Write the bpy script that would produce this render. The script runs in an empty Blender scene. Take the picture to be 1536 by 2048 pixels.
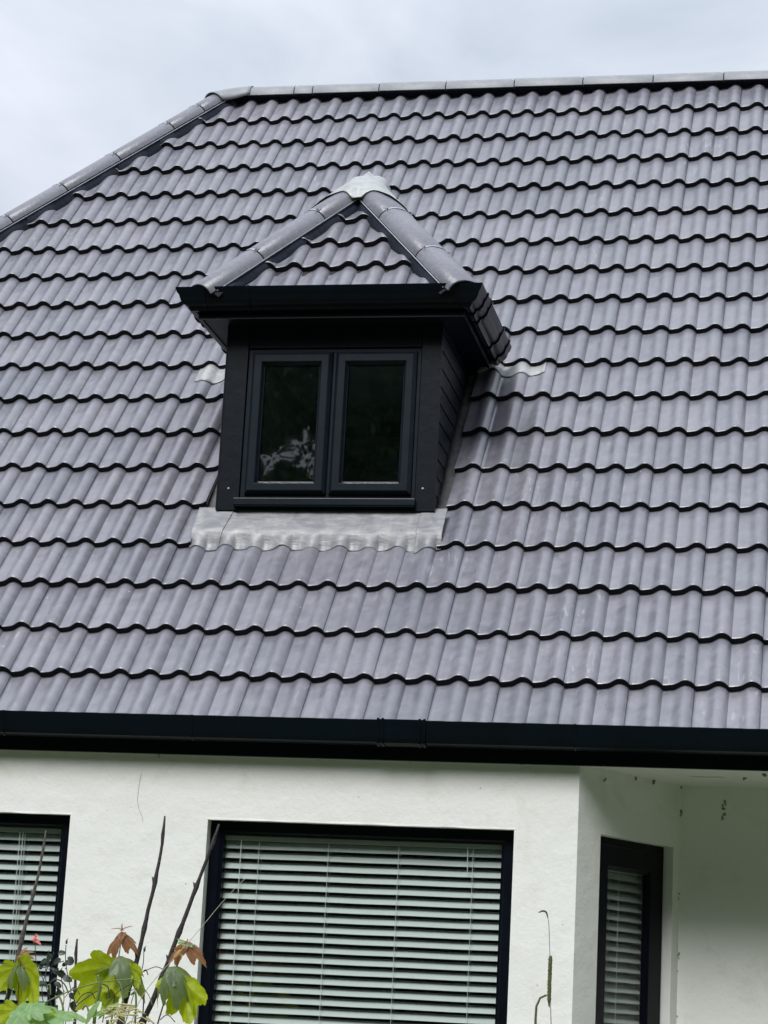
import bpy, bmesh, math, random
from mathutils import Vector, Matrix, noise
import numpy as np
random.seed(7)
rnd = random.Random(11)
scene = bpy.context.scene
ZO = 3.2            # height of the eaves above the garden

# ------------------------------------------------------------------ camera
cam_data = bpy.data.cameras.new('camera')
cam = bpy.data.objects.new('camera', cam_data)
scene.collection.objects.link(cam)
scene.camera = cam
R0 = Vector((0.9802048, 0.1912434, 0.0512299)); U0 = Vector((-0.0057584, -0.2311070, 0.9729113)); F0 = Vector((-0.1979025, 0.9539473, 0.2254309))
M = Matrix((R0, U0, -F0)).transposed().to_4x4()
M.translation = Vector((3.68035, -10.24534, -1.65104)) + Vector((0, 0, ZO))
cam.matrix_world = M
cam_data.sensor_fit = 'VERTICAL'
cam_data.sensor_height = 24.0
cam_data.lens = 24.0 * 4499.664 / 2048.0
cam_data.clip_end = 2000
cam_data.clip_start = 0.05
scene.render.resolution_x = 768
scene.render.resolution_y = 1024

# ------------------------------------------------------------------ sky and light
SUN_EL, SUN_AZ = math.radians(49), math.radians(-12)   # azimuth from the house front (-Y) towards -X
world = bpy.data.worlds.new('World'); scene.world = world
world.use_nodes = True
wn, wl = world.node_tree.nodes, world.node_tree.links
wn.clear()
def N(t, typ, **kw):
    n = t.new(typ)
    for k, v in kw.items(): setattr(n, k, v)
    return n
out = N(wn, 'ShaderNodeOutputWorld')
sky = N(wn, 'ShaderNodeTexSky', sky_type='NISHITA', sun_disc=False, sun_elevation=SUN_EL, sun_rotation=math.radians(180) + SUN_AZ)
bg1 = N(wn, 'ShaderNodeBackground'); bg1.inputs['Strength'].default_value = 0.08
wl.new(sky.outputs[0], bg1.inputs['Color'])
tc = N(wn, 'ShaderNodeTexCoord')
sep = N(wn, 'ShaderNodeSeparateXYZ'); wl.new(tc.outputs['Generated'], sep.inputs[0])
# overcast cloud deck: brightness after the CIE overcast sky, soft cloud structure from noise
mp = N(wn, 'ShaderNodeMapping'); mp.inputs['Scale'].default_value = (1.0, 1.0, 1.6); mp.inputs['Location'].default_value = (1.3, .4, .2)
wl.new(tc.outputs['Generated'], mp.inputs[0])
n1 = N(wn, 'ShaderNodeTexNoise'); n1.inputs['Scale'].default_value = 5.5; n1.inputs['Detail'].default_value = 7; n1.inputs['Roughness'].default_value = .5; n1.inputs['Distortion'].default_value = .35
wl.new(mp.outputs[0], n1.inputs['Vector'])
cr = N(wn, 'ShaderNodeValToRGB')
cr.color_ramp.elements[0].position = .38; cr.color_ramp.elements[0].color = (.665, .74, .85, 1)
cr.color_ramp.elements[1].position = .62; cr.color_ramp.elements[1].color = (.99, 1.03, 1.14, 1)
wl.new(n1.outputs[0], cr.inputs[0])
el = N(wn, 'ShaderNodeMath', operation='MAXIMUM'); wl.new(sep.outputs[2], el.inputs[0]); el.inputs[1].default_value = 0
cie = N(wn, 'ShaderNodeMath', operation='MULTIPLY_ADD'); wl.new(el.outputs[0], cie.inputs[0]); cie.inputs[1].default_value = 1.15; cie.inputs[2].default_value = .44
bg2 = N(wn, 'ShaderNodeBackground'); wl.new(cr.outputs[0], bg2.inputs['Color']); wl.new(cie.outputs[0], bg2.inputs['Strength'])
mixw = N(wn, 'ShaderNodeMixShader'); mixw.inputs[0].default_value = .88
wl.new(bg1.outputs[0], mixw.inputs[1]); wl.new(bg2.outputs[0], mixw.inputs[2]); wl.new(mixw.outputs[0], out.inputs[0])

sun_d = bpy.data.lights.new('sun', 'SUN'); sun_d.energy = 3.15; sun_d.angle = math.radians(25); sun_d.color = (1.0, .98, .95)
sun = bpy.data.objects.new('sun', sun_d); scene.collection.objects.link(sun)
sdir = Vector((math.sin(SUN_AZ) * math.cos(SUN_EL), -math.cos(SUN_AZ) * math.cos(SUN_EL), math.sin(SUN_EL)))
sun.rotation_euler = sdir.to_track_quat('Z', 'Y').to_euler()
sun.location = (0, -5, 12)
scene.view_settings.view_transform = 'Standard'
scene.view_settings.look = 'None'
scene.view_settings.exposure = 0.12
scene.view_settings.gamma = 1.0
scene.view_settings.use_curve_mapping = False
scene.render.engine = 'CYCLES'
scene.cycles.max_bounces = 8

# ------------------------------------------------------------------ materials
def new_mat(name):
    m = bpy.data.materials.new(name); m.use_nodes = True
    nt = m.node_tree; b = nt.nodes['Principled BSDF']
    return m, nt.nodes, nt.links, b
def noise_node(n, l, scale, detail=4, rough=.55, vec=None, dist=0):
    t = n.new('ShaderNodeTexNoise'); t.inputs['Scale'].default_value = scale; t.inputs['Detail'].default_value = detail
    t.inputs['Roughness'].default_value = rough; t.inputs['Distortion'].default_value = dist
    if vec is not None: l.new(vec, t.inputs['Vector'])
    return t
def ramp(n, l, src, stops):
    r = n.new('ShaderNodeValToRGB')
    while len(r.color_ramp.elements) < len(stops): r.color_ramp.elements.new(.5)
    for e, (p, c) in zip(r.color_ramp.elements, stops):
        e.position = p; e.color = (*c, 1) if len(c) == 3 else c
    l.new(src, r.inputs[0]); return r
def mixc(n, l, fac, a, b, mode='MIX'):
    m = n.new('ShaderNodeMix'); m.data_type = 'RGBA'; m.blend_type = mode
    if isinstance(fac, (int, float)): m.inputs[0].default_value = fac
    else: l.new(fac, m.inputs[0])
    for i, v in ((6, a), (7, b)):
        if isinstance(v, tuple): m.inputs[i].default_value = (*v, 1)
        else: l.new(v, m.inputs[i])
    return m.outputs[2]
def bump(n, l, b, src, strength, dist=.01):
    bp = n.new('ShaderNodeBump'); bp.inputs['Strength'].default_value = strength; bp.inputs['Distance'].default_value = dist
    l.new(src, bp.inputs['Height']); l.new(bp.outputs[0], b.inputs['Normal'])

def plain(name, col, rough=.5, nscale=30, amt=.15, bmp=.0, metal=0, spec=.5):
    m, n, l, b = new_mat(name)
    geo = n.new('ShaderNodeNewGeometry')
    t = noise_node(n, l, nscale, 5, .6, geo.outputs['Position'])
    d = tuple(c * (1 - amt) for c in col); u = tuple(min(1, c * (1 + amt)) for c in col)
    r = ramp(n, l, t.outputs[0], [(.3, d), (.7, u)])
    l.new(r.outputs[0], b.inputs['Base Color'])
    b.inputs['Roughness'].default_value = rough; b.inputs['Metallic'].default_value = metal
    b.inputs['Specular IOR Level'].default_value = spec
    if bmp: bump(n, l, b, t.outputs[0], bmp)
    return m

def tile_material():
    m, n, l, b = new_mat('grey_concrete_tile')
    geo = n.new('ShaderNodeNewGeometry'); oi = n.new('ShaderNodeObjectInfo')
    P = geo.outputs['Position']
    big = noise_node(n, l, 2.2, 5, .6, P)
    mid = noise_node(n, l, 16, 6, .62, P, .4)
    base = ramp(n, l, mid.outputs[0], [(.32, (.138, .141, .170)), (.68, (.194, .197, .232))])
    rr = ramp(n, l, oi.outputs['Random'], [(0, (.88, .885, .90)), (1, (1.08, 1.07, 1.06))])
    c = mixc(n, l, 1, base.outputs[0], rr.outputs[0], 'MULTIPLY')
    br = ramp(n, l, big.outputs[0], [(.35, (.93, .95, .96)), (.7, (1.06, 1.04, 1.03))])
    c = mixc(n, l, 1, c, br.outputs[0], 'MULTIPLY')
    # pale scuffs running down the slope and chalky blooms
    mpn = n.new('ShaderNodeMapping'); mpn.inputs['Rotation'].default_value = (0, 0, .25); mpn.inputs['Scale'].default_value = (42, 9, 7)
    l.new(P, mpn.inputs[0])
    sc = noise_node(n, l, 1.0, 5, .7, mpn.outputs[0], .8)
    scr = ramp(n, l, sc.outputs[0], [(.57, (0, 0, 0)), (.72, (.75, .75, .75))])
    patch = noise_node(n, l, 1.7, 3, .5, P)
    pr = ramp(n, l, patch.outputs[0], [(.48, (0, 0, 0)), (.68, (1, 1, 1))])
    f = mixc(n, l, 1, scr.outputs[0], pr.outputs[0], 'MULTIPLY')
    c = mixc(n, l, f, c, (.42, .43, .45))
    vor = n.new('ShaderNodeTexVoronoi'); vor.inputs['Scale'].default_value = 13; vor.inputs['Randomness'].default_value = 1
    l.new(P, vor.inputs['Vector'])
    sp = ramp(n, l, vor.outputs['Distance'], [(.030, (1, 1, 1)), (.055, (0, 0, 0))])
    wn_ = n.new('ShaderNodeTexWhiteNoise'); l.new(vor.outputs['Position'], wn_.inputs['Vector'])
    gate = ramp(n, l, wn_.outputs['Value'], [(.80, (0, 0, 0)), (.82, (1, 1, 1))])
    sf = mixc(n, l, 1, sp.outputs[0], gate.outputs[0], 'MULTIPLY')
    c = mixc(n, l, sf, c, (.03, .03, .035))
    gate2 = ramp(n, l, wn_.outputs['Value'], [(.05, (1, 1, 1)), (.06, (0, 0, 0))])
    sf2 = mixc(n, l, 1, sp.outputs[0], gate2.outputs[0], 'MULTIPLY')
    c = mixc(n, l, sf2, c, (.75, .76, .78))
    l.new(c, b.inputs['Base Color'])
    rg = ramp(n, l, mid.outputs[0], [(.3, (.33,) * 3), (.7, (.47,) * 3)])
    l.new(rg.outputs[0], b.inputs['Roughness'])
    fine = noise_node(n, l, 130, 4, .7, P)
    add = n.new('ShaderNodeMath'); add.operation = 'MULTIPLY_ADD'; add.inputs[1].default_value = .35
    l.new(fine.outputs[0], add.inputs[0]); l.new(mid.outputs[0], add.inputs[2])
    bump(n, l, b, add.outputs[0], .20, .005)
    b.inputs['Specular IOR Level'].default_value = 1.0
    b.inputs['Coat Weight'].default_value = .22; b.inputs['Coat Roughness'].default_value = .32; b.inputs['Coat IOR'].default_value = 1.55
    return m
M_TILE = tile_material()
M_TEDGE = plain('dark_tile_lip', (.010, .013, .019), .75, 60, .4, .4, 0, .2)  # near-black colour on the front lip and underside of each tile
M_HIP = plain('hip_tile_concrete', (.165, .168, .20), .36, 40, .14, .3)
M_RIDGE = plain('ridge_tile_concrete', (.235, .25, .275), .5, 18, .12, .2)
M_FOIL = plain('dark_ridge_roll', (.016, .020, .032), .85, 50, .3, .4, 0, .15)
M_TRIM = plain('pale_aluminium_trim', (.45, .50, .52), .35, 30, .15, 0, .6)
M_BLACK = plain('black_upvc', (.0018, .0040, .0085), .42, 12, .2, 0, 0, .15)
M_BLACKG = plain('black_gutter_plastic', (.0016, .0044, .0085), .32, 9, .25, 0, 0, .18)
M_FRAME = plain('anthracite_frame', (.0062, .0110, .0180), .36, 18, .2, .03, 0, .26)
M_CLAD = plain('black_cladding', (.0030, .0062, .0112), .45, 18, .25, .15, 0, .18)
M_WINB = plain('near_black_window_frame', (.0018, .0034, .0075), .35, 10, .25, 0, 0, .14)
M_SCREW = plain('pale_screw_cap', (.35, .37, .38), .4)
M_STEEL = plain('steel_clip', (.40, .42, .45), .3, 60, .3, 0, .8)
M_DECK = plain('roofing_membrane', (.02, .02, .024), .8)
M_SLAT = plain('white_blind_slat', (.50, .535, .545), .38, 14, .03)
M_LEADD = plain('shade_painted_lead', (.095, .095, .105), .6, 25, .3, .2)  # soaker lead darkened: shade beside the dormer cheeks is put into the colour
M_CORD = plain('white_blind_cord', (.66, .69, .69), .6)
M_ROOM = plain('dim_room_paint', (.17, .24, .21), .8, 3, .2)
M_ROOMD = plain('dark_loft_room', (.42, .48, .50), .8, 3, .4)

def lead_material():
    m, n, l, b = new_mat('lead_sheet')
    geo = n.new('ShaderNodeNewGeometry'); P = geo.outputs['Position']
    a = noise_node(n, l, 7, 6, .62, P, 1.2)
    mpn = n.new('ShaderNodeMapping'); mpn.inputs['Scale'].default_value = (5, 18, 18); l.new(P, mpn.inputs[0])
    s = noise_node(n, l, 1.4, 6, .65, mpn.outputs[0], 1.0)
    c1 = ramp(n, l, a.outputs[0], [(.30, (.17, .175, .195)), (.52, (.25, .255, .27)), (.74, (.37, .372, .385))])
    c2 = ramp(n, l, s.outputs[0], [(.35, (.84, .85, .87)), (.65, (1.08, 1.08, 1.06))])
    c = mixc(n, l, 1, c1.outputs[0], c2.outputs[0], 'MULTIPLY')
    l.new(c, b.inputs['Base Color'])
    b.inputs['Roughness'].default_value = .48; b.inputs['Metallic'].default_value = .15
    bump(n, l, b, s.outputs[0], .35, .012)
    return m
M_LEAD = lead_material()
M_LEADC = M_LEAD.copy(); M_LEADC.name = 'bright_new_lead'
for nd_ in M_LEADC.node_tree.nodes:
    if nd_.type == 'VALTORGB' and len(nd_.color_ramp.elements) == 3:
        for e_, c_ in zip(nd_.color_ramp.elements, (.30, .38, .46)): e_.color = (c_, c_ * 1.04, c_ * 1.06, 1)

def wall_material():
    m, n, l, b = new_mat('painted_render')
    geo = n.new('ShaderNodeNewGeometry'); P = geo.outputs['Position']
    a = noise_node(n, l, 1.3, 4, .5, P)
    c = ramp(n, l, a.outputs[0], [(.3, (.755, .772, .757)), (.7, (.80, .815, .80))]).outputs[0]
    # dirt film: general patches and small specks
    d = noise_node(n, l, 5, 7, .72, P, .5)
    dr = ramp(n, l, d.outputs[0], [(.54, (0, 0, 0)), (.80, (.45, .45, .45))])
    c = mixc(n, l, dr.outputs[0], c, (.50, .52, .42))
    v = n.new('ShaderNodeTexVoronoi'); v.inputs['Scale'].default_value = 26; l.new(P, v.inputs['Vector'])
    sp = ramp(n, l, v.outputs['Distance'], [(.05, (1, 1, 1)), (.10, (0, 0, 0))])
    w = n.new('ShaderNodeTexWhiteNoise'); l.new(v.outputs['Position'], w.inputs['Vector'])
    g = ramp(n, l, w.outputs['Value'], [(.93, (0, 0, 0)), (.95, (.8, .8, .8))])
    sf = mixc(n, l, 1, sp.outputs[0], g.outputs[0], 'MULTIPLY')
    c = mixc(n, l, sf, c, (.16, .18, .13))
    l.new(c, b.inputs['Base Color']); b.inputs['Roughness'].default_value = .75; b.inputs['Specular IOR Level'].default_value = .25
    f = noise_node(n, l, 55, 6, .7, P)
    g2 = noise_node(n, l, 9, 3, .5, P)
    ad = n.new('ShaderNodeMath'); ad.operation = 'MULTIPLY_ADD'; ad.inputs[1].default_value = .4
    l.new(f.outputs[0], ad.inputs[0]); l.new(g2.outputs[0], ad.inputs[2])
    bump(n, l, b, ad.outputs[0], .42, .012)
    return m
M_WALL = wall_material()

def glass_material(name, ior, tint):
    m = bpy.data.materials.new(name); m.use_nodes = True
    n, l = m.node_tree.nodes, m.node_tree.links; n.clear()
    o = n.new('ShaderNodeOutputMaterial'); tr = n.new('ShaderNodeBsdfTransparent'); tr.inputs[0].default_value = (*tint, 1)
    gl = n.new('ShaderNodeBsdfGlossy'); gl.inputs['Roughness'].default_value = .014 if ior > 1.6 else .012
    lw = n.new('ShaderNodeLayerWeight'); lw.inputs['Blend'].default_value = .5
    pw = n.new('ShaderNodeMath'); pw.operation = 'POWER'; l.new(lw.outputs['Facing'], pw.inputs[0]); pw.inputs[1].default_value = 5
    f0 = ((ior - 1) / (ior + 1)) ** 2
    fr = n.new('ShaderNodeMath'); fr.operation = 'MULTIPLY_ADD'; l.new(pw.outputs[0], fr.inputs[0]); fr.inputs[1].default_value = 1 - f0; fr.inputs[2].default_value = f0
    geo = n.new('ShaderNodeNewGeometry')
    t = noise_node(n, l, 2.5, 2, .5, geo.outputs['Position'])
    bp = n.new('ShaderNodeBump'); bp.inputs['Strength'].default_value = .04; bp.inputs['Distance'].default_value = .02
    l.new(t.outputs[0], bp.inputs['Height']); l.new(bp.outputs[0], gl.inputs['Normal'])
    mx = n.new('ShaderNodeMixShader'); l.new(fr.outputs[0], mx.inputs[0]); l.new(tr.outputs[0], mx.inputs[1]); l.new(gl.outputs[0], mx.inputs[2])
    l.new(mx.outputs[0], o.inputs[0])
    return m
M_GLASS = glass_material('double_glazing', 2.2, (.55, .62, .60))
M_GLASS2 = glass_material('clear_glazing', 1.55, (.86, .90, .88))

def leaf_material(name, top, under, trans, tf=.5):
    m, n, l, b = new_mat(name)
    geo = n.new('ShaderNodeNewGeometry')
    t = noise_node(n, l, 45, 4, .6, geo.outputs['Position'])
    vr = ramp(n, l, t.outputs[0], [(.3, (.78, .78, .78)), (.7, (1.2, 1.2, 1.15))])
    c = mixc(n, l, geo.outputs['Backfacing'], top, under)
    c = mixc(n, l, 1, c, vr.outputs[0], 'MULTIPLY')
    at = n.new('ShaderNodeAttribute'); at.attribute_name = 'vein'
    vm = n.new('ShaderNodeMath'); vm.operation = 'MULTIPLY'; l.new(at.outputs['Fac'], vm.inputs[0]); vm.inputs[1].default_value = .55
    c = mixc(n, l, vm.outputs[0], c, tuple(min(1, k * 1.9 + .05) for k in top))
    l.new(c, b.inputs['Base Color']); b.inputs['Roughness'].default_value = .45
    tl = n.new('ShaderNodeBsdfTranslucent'); tl.inputs[0].default_value = (*trans, 1)
    mx = n.new('ShaderNodeMixShader'); mx.inputs[0].default_value = tf
    o = n['Material Output']
    l.new(b.outputs[0], mx.inputs[1]); l.new(tl.outputs[0], mx.inputs[2]); l.new(mx.outputs[0], o.inputs[0])
    return m
M_LEAF = leaf_material('maple_leaf', (.12, .16, .12), (.34, .42, .02), (.60, .72, .01), .42)
M_LIME = leaf_material('lime_leaf', (.20, .34, .16), (.36, .52, .04), (.45, .68, .04), .4)
M_BRONZE = leaf_material('bronze_young_leaf', (.24, .12, .065), (.40, .22, .06), (.55, .28, .08), .35)
M_DLEAF = leaf_material('dark_rose_leaf', (.018, .032, .022), (.05, .08, .05), (.06, .10, .03), .2)
M_WOOD = leaf_material('tree_leaf', (.085, .13, .085), (.10, .15, .09), (.30, .46, .16), .5)
M_BARK = plain('grey_brown_bark', (.085, .072, .066), .75, 90, .4, .6)
M_BARKD = plain('dark_bark', (.032, .026, .028), .7, 90, .4, .6)
M_STEMR = plain('reddish_green_stem', (.075, .045, .03), .5, 40, .4)
M_STEMG = plain('green_stem', (.12, .17, .05), .5, 60, .3)
M_STRAW = plain('straw_stalk', (.42, .40, .30), .6, 60, .2)
M_SPIKE = plain('mossy_green_spike', (.11, .13, .045), .85, 220, .5, 1.0)
M_PINK = plain('pink_rosebud', (.62, .16, .14), .5, 80, .3)
M_CREAM = plain('withered_cream_flower', (.42, .40, .20), .8, 90, .45)
M_DBUD = plain('dark_bud', (.03, .035, .035), .6)
M_DIRT = plain('dried_mud', (.25, .26, .19), .9, 120, .5, .5)

def grass_material():
    m, n, l, b = new_mat('lawn')
    geo = n.new('ShaderNodeNewGeometry')
    t = noise_node(n, l, 3, 8, .7, geo.outputs['Position'])
    r = ramp(n, l, t.outputs[0], [(.3, (.05, .065, .032)), (.7, (.10, .12, .06))])
    l.new(r.outputs[0], b.inputs['Base Color']); b.inputs['Roughness'].default_value = .9
    bump(n, l, b, t.outputs[0], .8, .05); return m
M_GRASS = grass_material()

# ------------------------------------------------------------------ helpers
OFF = Vector((0, 0, ZO))
def link(me, name, parent=None, label=None):
    o = bpy.data.objects.new(name, me); scene.collection.objects.link(o)
    if parent is not None:
        o.parent = parent
        if parent.location.length > 0: o.matrix_parent_inverse = Matrix.Translation(-parent.location)
    if label: o['label'] = label
    return o
def build(name, verts, faces, mats, parent=None, midx=None, smooth=False, off=True, label=None, sharp=None):
    me = bpy.data.meshes.new(name)
    me.from_pydata([tuple(Vector(v) + OFF) if off else tuple(v) for v in verts], [], faces)
    for m in (mats if isinstance(mats, (list, tuple)) else [mats]): me.materials.append(m)
    if midx: me.polygons.foreach_set('material_index', midx)
    if smooth is True: me.polygons.foreach_set('use_smooth', [True] * len(me.polygons))
    elif smooth: me.polygons.foreach_set('use_smooth', smooth)
    me.update()
    if sharp: me.set_sharp_from_angle(angle=math.radians(sharp))
    return link(me, name, parent, label)
def fixn(o):
    bm = bmesh.new(); bm.from_mesh(o.data); bmesh.ops.recalc_face_normals(bm, faces=bm.faces); bm.to_mesh(o.data); bm.free(); return o
class MB:
    def __init__(s): s.v, s.f = [], []
    def box(s, x0, x1, y0, y1, z0, z1):
        b = len(s.v)
        s.v += [(x0, y0, z0), (x1, y0, z0), (x1, y1, z0), (x0, y1, z0), (x0, y0, z1), (x1, y0, z1), (x1, y1, z1), (x0, y1, z1)]
        s.f += [tuple(b + i for i in q) for q in ((0, 3, 2, 1), (4, 5, 6, 7), (0, 1, 5, 4), (1, 2, 6, 5), (2, 3, 7, 6), (3, 0, 4, 7))]
    def prism(s, poly, d):           # poly: list of 3D points, d: extrusion vector
        b, k = len(s.v), len(poly); d = Vector(d)
        s.v += [tuple(p) for p in poly] + [tuple(Vector(p) + d) for p in poly]
        s.f += [tuple(b + i for i in range(k))[::-1], tuple(b + k + i for i in range(k))]
        s.f += [(b + i, b + (i + 1) % k, b + k + (i + 1) % k, b + k + i) for i in range(k)]
    def tube(s, pts, rad, sides=8, cap=True):
        pts = [Vector(p) for p in pts]; b = len(s.v)
        prev = None
        for i, p in enumerate(pts):
            t = (pts[min(i + 1, len(pts) - 1)] - pts[max(i - 1, 0)]).normalized()
            if prev is None: prev = t.orthogonal().normalized()
            a = (prev - t * prev.dot(t)).normalized(); prev = a; c = t.cross(a)
            r = rad[i] if isinstance(rad, (list, tuple)) else rad
            for k in range(sides):
                an = 2 * math.pi * k / sides
                s.v.append(tuple(p + a * math.cos(an) * r + c * math.sin(an) * r))
        for i in range(len(pts) - 1):
            for k in range(sides):
                s.f.append((b + i * sides + k, b + i * sides + (k + 1) % sides, b + (i + 1) * sides + (k + 1) % sides, b + (i + 1) * sides + k))
        if cap:
            s.f.append(tuple(b + k for k in range(sides))[::-1]); s.f.append(tuple(b + (len(pts) - 1) * sides + k for k in range(sides)))
    def grid(s, P, closed=False):   # P: rows of 3D points
        b = len(s.v); nr, nc = len(P), len(P[0])
        for r in P: s.v += [tuple(p) for p in r]
        for i in range(nr - 1):
            for j in range(nc - 1 if not closed else nc):
                s.f.append((b + i * nc + j, b + i * nc + (j + 1) % nc, b + (i + 1) * nc + (j + 1) % nc, b + (i + 1) * nc + j))
    def ball(s, c, r, sx=1, sz=1, seg=8, rings=6):
        P = []
        for i in range(rings + 1):
            ph = math.pi * i / rings
            P.append([(c[0] + r * sx * math.sin(ph) * math.cos(2 * math.pi * k / seg), c[1] + r * sx * math.sin(ph) * math.sin(2 * math.pi * k / seg), c[2] + r * sz * math.cos(ph)) for k in range(seg)])
        s.grid(P, True)
    def build(s, name, mat, parent=None, smooth=False, bevel=0, label=None, sharp=None, off=True):
        o = build(name, s.v, s.f, mat, parent, smooth=smooth, label=label, sharp=sharp, off=off)
        if bevel:
            bm = bmesh.new(); bm.from_mesh(o.data)
            bmesh.ops.bevel(bm, geom=bm.edges[:], offset=bevel, segments=2, affect='EDGES', profile=.6)
            bm.to_mesh(o.data); bm.free()
        return o
def empty(name, loc, label, cat, group=None):
    o = bpy.data.objects.new(name, None); scene.collection.objects.link(o); o.location = loc
    o.empty_display_size = .2
    o['label'] = label; o['category'] = cat
    if group: o['group'] = group
    return o

def sstep(a, b, x):
    t = max(0, min(1, (x - a) / (b - a))); return t * t * (3 - 2 * t)
# ------------------------------------------------------------------ ground
g = MB(); g.grid([[(x, y, -ZO) for x in (-400, -60, -12, 12, 60, 400)] for y in (-400, -60, -12, -1.2, 12, 60, 400)][::1])
ground = g.build('lawn', M_GRASS); ground['kind'] = 'structure'

# ------------------------------------------------------------------ the house
house = empty('house', (0, 0, 0), 'white rendered house with grey pantiled hipped roof and one small black dormer', 'house')
TH = 0.893444
CT, ST = math.cos(TH), math.sin(TH)
EU, EV, EN = Vector((1, 0, 0)), Vector((0, CT, ST)), Vector((0, -ST, CT))
def roofp(u, v, n=0): return EU * u + EV * v + EN * n
AMP, LIP = .0325, .031
TILT = (LIP + .0015) / .328
def prof(s, per=.15):
    """height of the roll over the pan; crest 40 mm left of the right joint"""
    d = ((s + .075 - .11) % .15) - .075
    def c(w): return .5 * (1 + math.cos(math.pi * min(1, abs(d) / w)))
    hgt = (max(0, 1 - (d / .046) ** 2) ** .85) if d > 0 else .66 * c(.058) + .34 * c(.105)
    return AMP * hgt
ROWV = [5.5698, 5.2484, 4.9219, 4.5935, 4.2582, 3.9300, 3.6052, 3.2839, 2.9517, 2.6264, 2.2990, 1.9720, 1.6466, 1.3216, 0.9941, 0.6660, 0.3186, -0.0124]      # lower edge of course 1 (top) .. 18 measured up the slope
ROWV = [ROWV[0] + .328] + ROWV + [-.352]
def prof_u(u): return prof((u - .04) % .3)
def surf(u, v):
    k = max(i for i, rv in enumerate(ROWV) if True and rv >= min(v, ROWV[0])) if v < ROWV[0] else 0
    for i, rv in enumerate(ROWV):
        if v >= rv: k = i; break
    else: k = len(ROWV) - 1
    return prof_u(u) - AMP - (v - ROWV[k]) * TILT

def tile_bm(L=.40, W=.3, seg=30, wob=0, seed=0):
    bm = bmesh.new(); r = random.Random(seed)
    sec = [(.0012, -LIP), (0, -.0022), (.0026, 0), (.012, 0), (.13, 0), (.27, 0), (L, 0), (L, -.018)]
    x0, x1 = .0012, W - .0003
    sxn = .3 / W
    ds = (-.104, -.088, -.074, -.062, -.052, -.042, -.033, -.025, -.017, -.008, 0, .008, .016, .024, .031, .037, .042, .0455, .048)
    xs = sorted({x0, x1} | {x for c in (.11, .26) for d in ds for x in [(c + d) / sxn] if x0 + .001 < x < x1 - .001})
    seg = len(xs) - 1
    rows = []
    for j, (v, n) in enumerate(sec):
        row = []
        for i, x in enumerate(xs):
            e = 0
            if i <= 1: e = -.0008
            hh = prof(x * sxn) - AMP
            q = wob * (noise.noise(Vector((x * 9 + seed * 3.1, v * 7, seed))) ) if 1 <= j <= 6 else 0
            row.append(bm.verts.new((x, v + (q * .6 if j < 3 else 0), hh + n + e + q)))
        rows.append(row)
    k = len(sec)
    for j in range(k):
        a, b = rows[j], rows[(j + 1) % k]
        for i in range(seg):
            f = bm.faces.new((a[i], a[i + 1], b[i + 1], b[i]))
            f.smooth = 1 <= j <= 5
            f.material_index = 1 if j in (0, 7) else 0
    for i in (0, seg):
        lp = [rows[j][i] for j in range(k)]
        f = bm.faces.new(lp[::-1] if i == 0 else lp)
    bmesh.ops.recalc_face_normals(bm, faces=bm.faces)
    for e in bm.edges:
        if len(e.link_faces) == 2 and (e.link_faces[0].smooth != e.link_faces[1].smooth): e.smooth = False
    return bm
def cut_bm(bm, co, no):
    """keep the side the normal points away from; close the cut"""
    r = bmesh.ops.bisect_plane(bm, geom=bm.verts[:] + bm.edges[:] + bm.faces[:], plane_co=co, plane_no=no, clear_outer=True)
    ed = [e for e in r['geom_cut'] if isinstance(e, bmesh.types.BMEdge)]
    if ed:
        try: bmesh.ops.edgenet_fill(bm, edges=ed)
        except Exception: pass
def mesh_of(bm, name, mats):
    me = bpy.data.meshes.new(name); bm.to_mesh(me); bm.free()
    for m in mats: me.materials.append(m)
    return me
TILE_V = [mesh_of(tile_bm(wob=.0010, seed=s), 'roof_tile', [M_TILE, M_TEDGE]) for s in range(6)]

roof_deck = MB()
def hip_u(v): return -.552 + (v - 5.90) * .655
VT = 5.93
LH, RH = 0.425, 1.703        # edges of the opening the dormer stands in
DX = 1.085                   # centre line of the dormer
def hole_l(v): return LH if v < 2.45 else LH + (v - 2.45) * (DX - LH) / (3.80 - 2.45)
def hole_r(v): return RH if v < 2.45 else RH + (v - 2.45) * (DX - RH) / (3.80 - 2.45)
# membrane under the tiles, left out where the dormer stands
nd = -.075
XR = 8.0
def P_(u, v): return tuple(roofp(u, v, nd))
vs = [-.30, 1.05, 2.45, 3.80, VT]
ml = [P_(hip_u(v), v) for v in vs]; mr = [P_(XR, v) for v in vs]
hl = [P_(LH, 1.05), P_(LH, 2.45), P_(DX, 3.80)]; hr = [P_(RH, 1.05), P_(RH, 2.45)]
mv = ml + mr + hl + hr + [P_(DX, VT), P_(DX, 1.05), P_(DX, -.30)]
mf = [(0, 17, 16, 10, 1), (17, 5, 6, 13, 16), (1, 10, 11, 2), (2, 11, 12, 3), (3, 12, 15, 4), (13, 6, 7, 14), (14, 7, 8, 12), (12, 8, 9, 15)]
roof = build('roof', mv, mf, M_DECK, house)
# side and rear slopes of the hipped roof, out of sight from the garden
rl = roofp(-.36, VT + .06, -.03); eL = roofp(hip_u(-.36) , -.36, -.03)
back = MB()
back.v += [tuple(rl), tuple(roofp(XR, VT + .06, -.03)), (XR, 2 * rl.y - eL.y, eL.z), (eL.x, 2 * rl.y - eL.y, eL.z), tuple(eL)]
back.f += [(0, 1, 2, 3), (0, 3, 4)]
back.build('rear_slope', M_TILE, roof)

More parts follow.
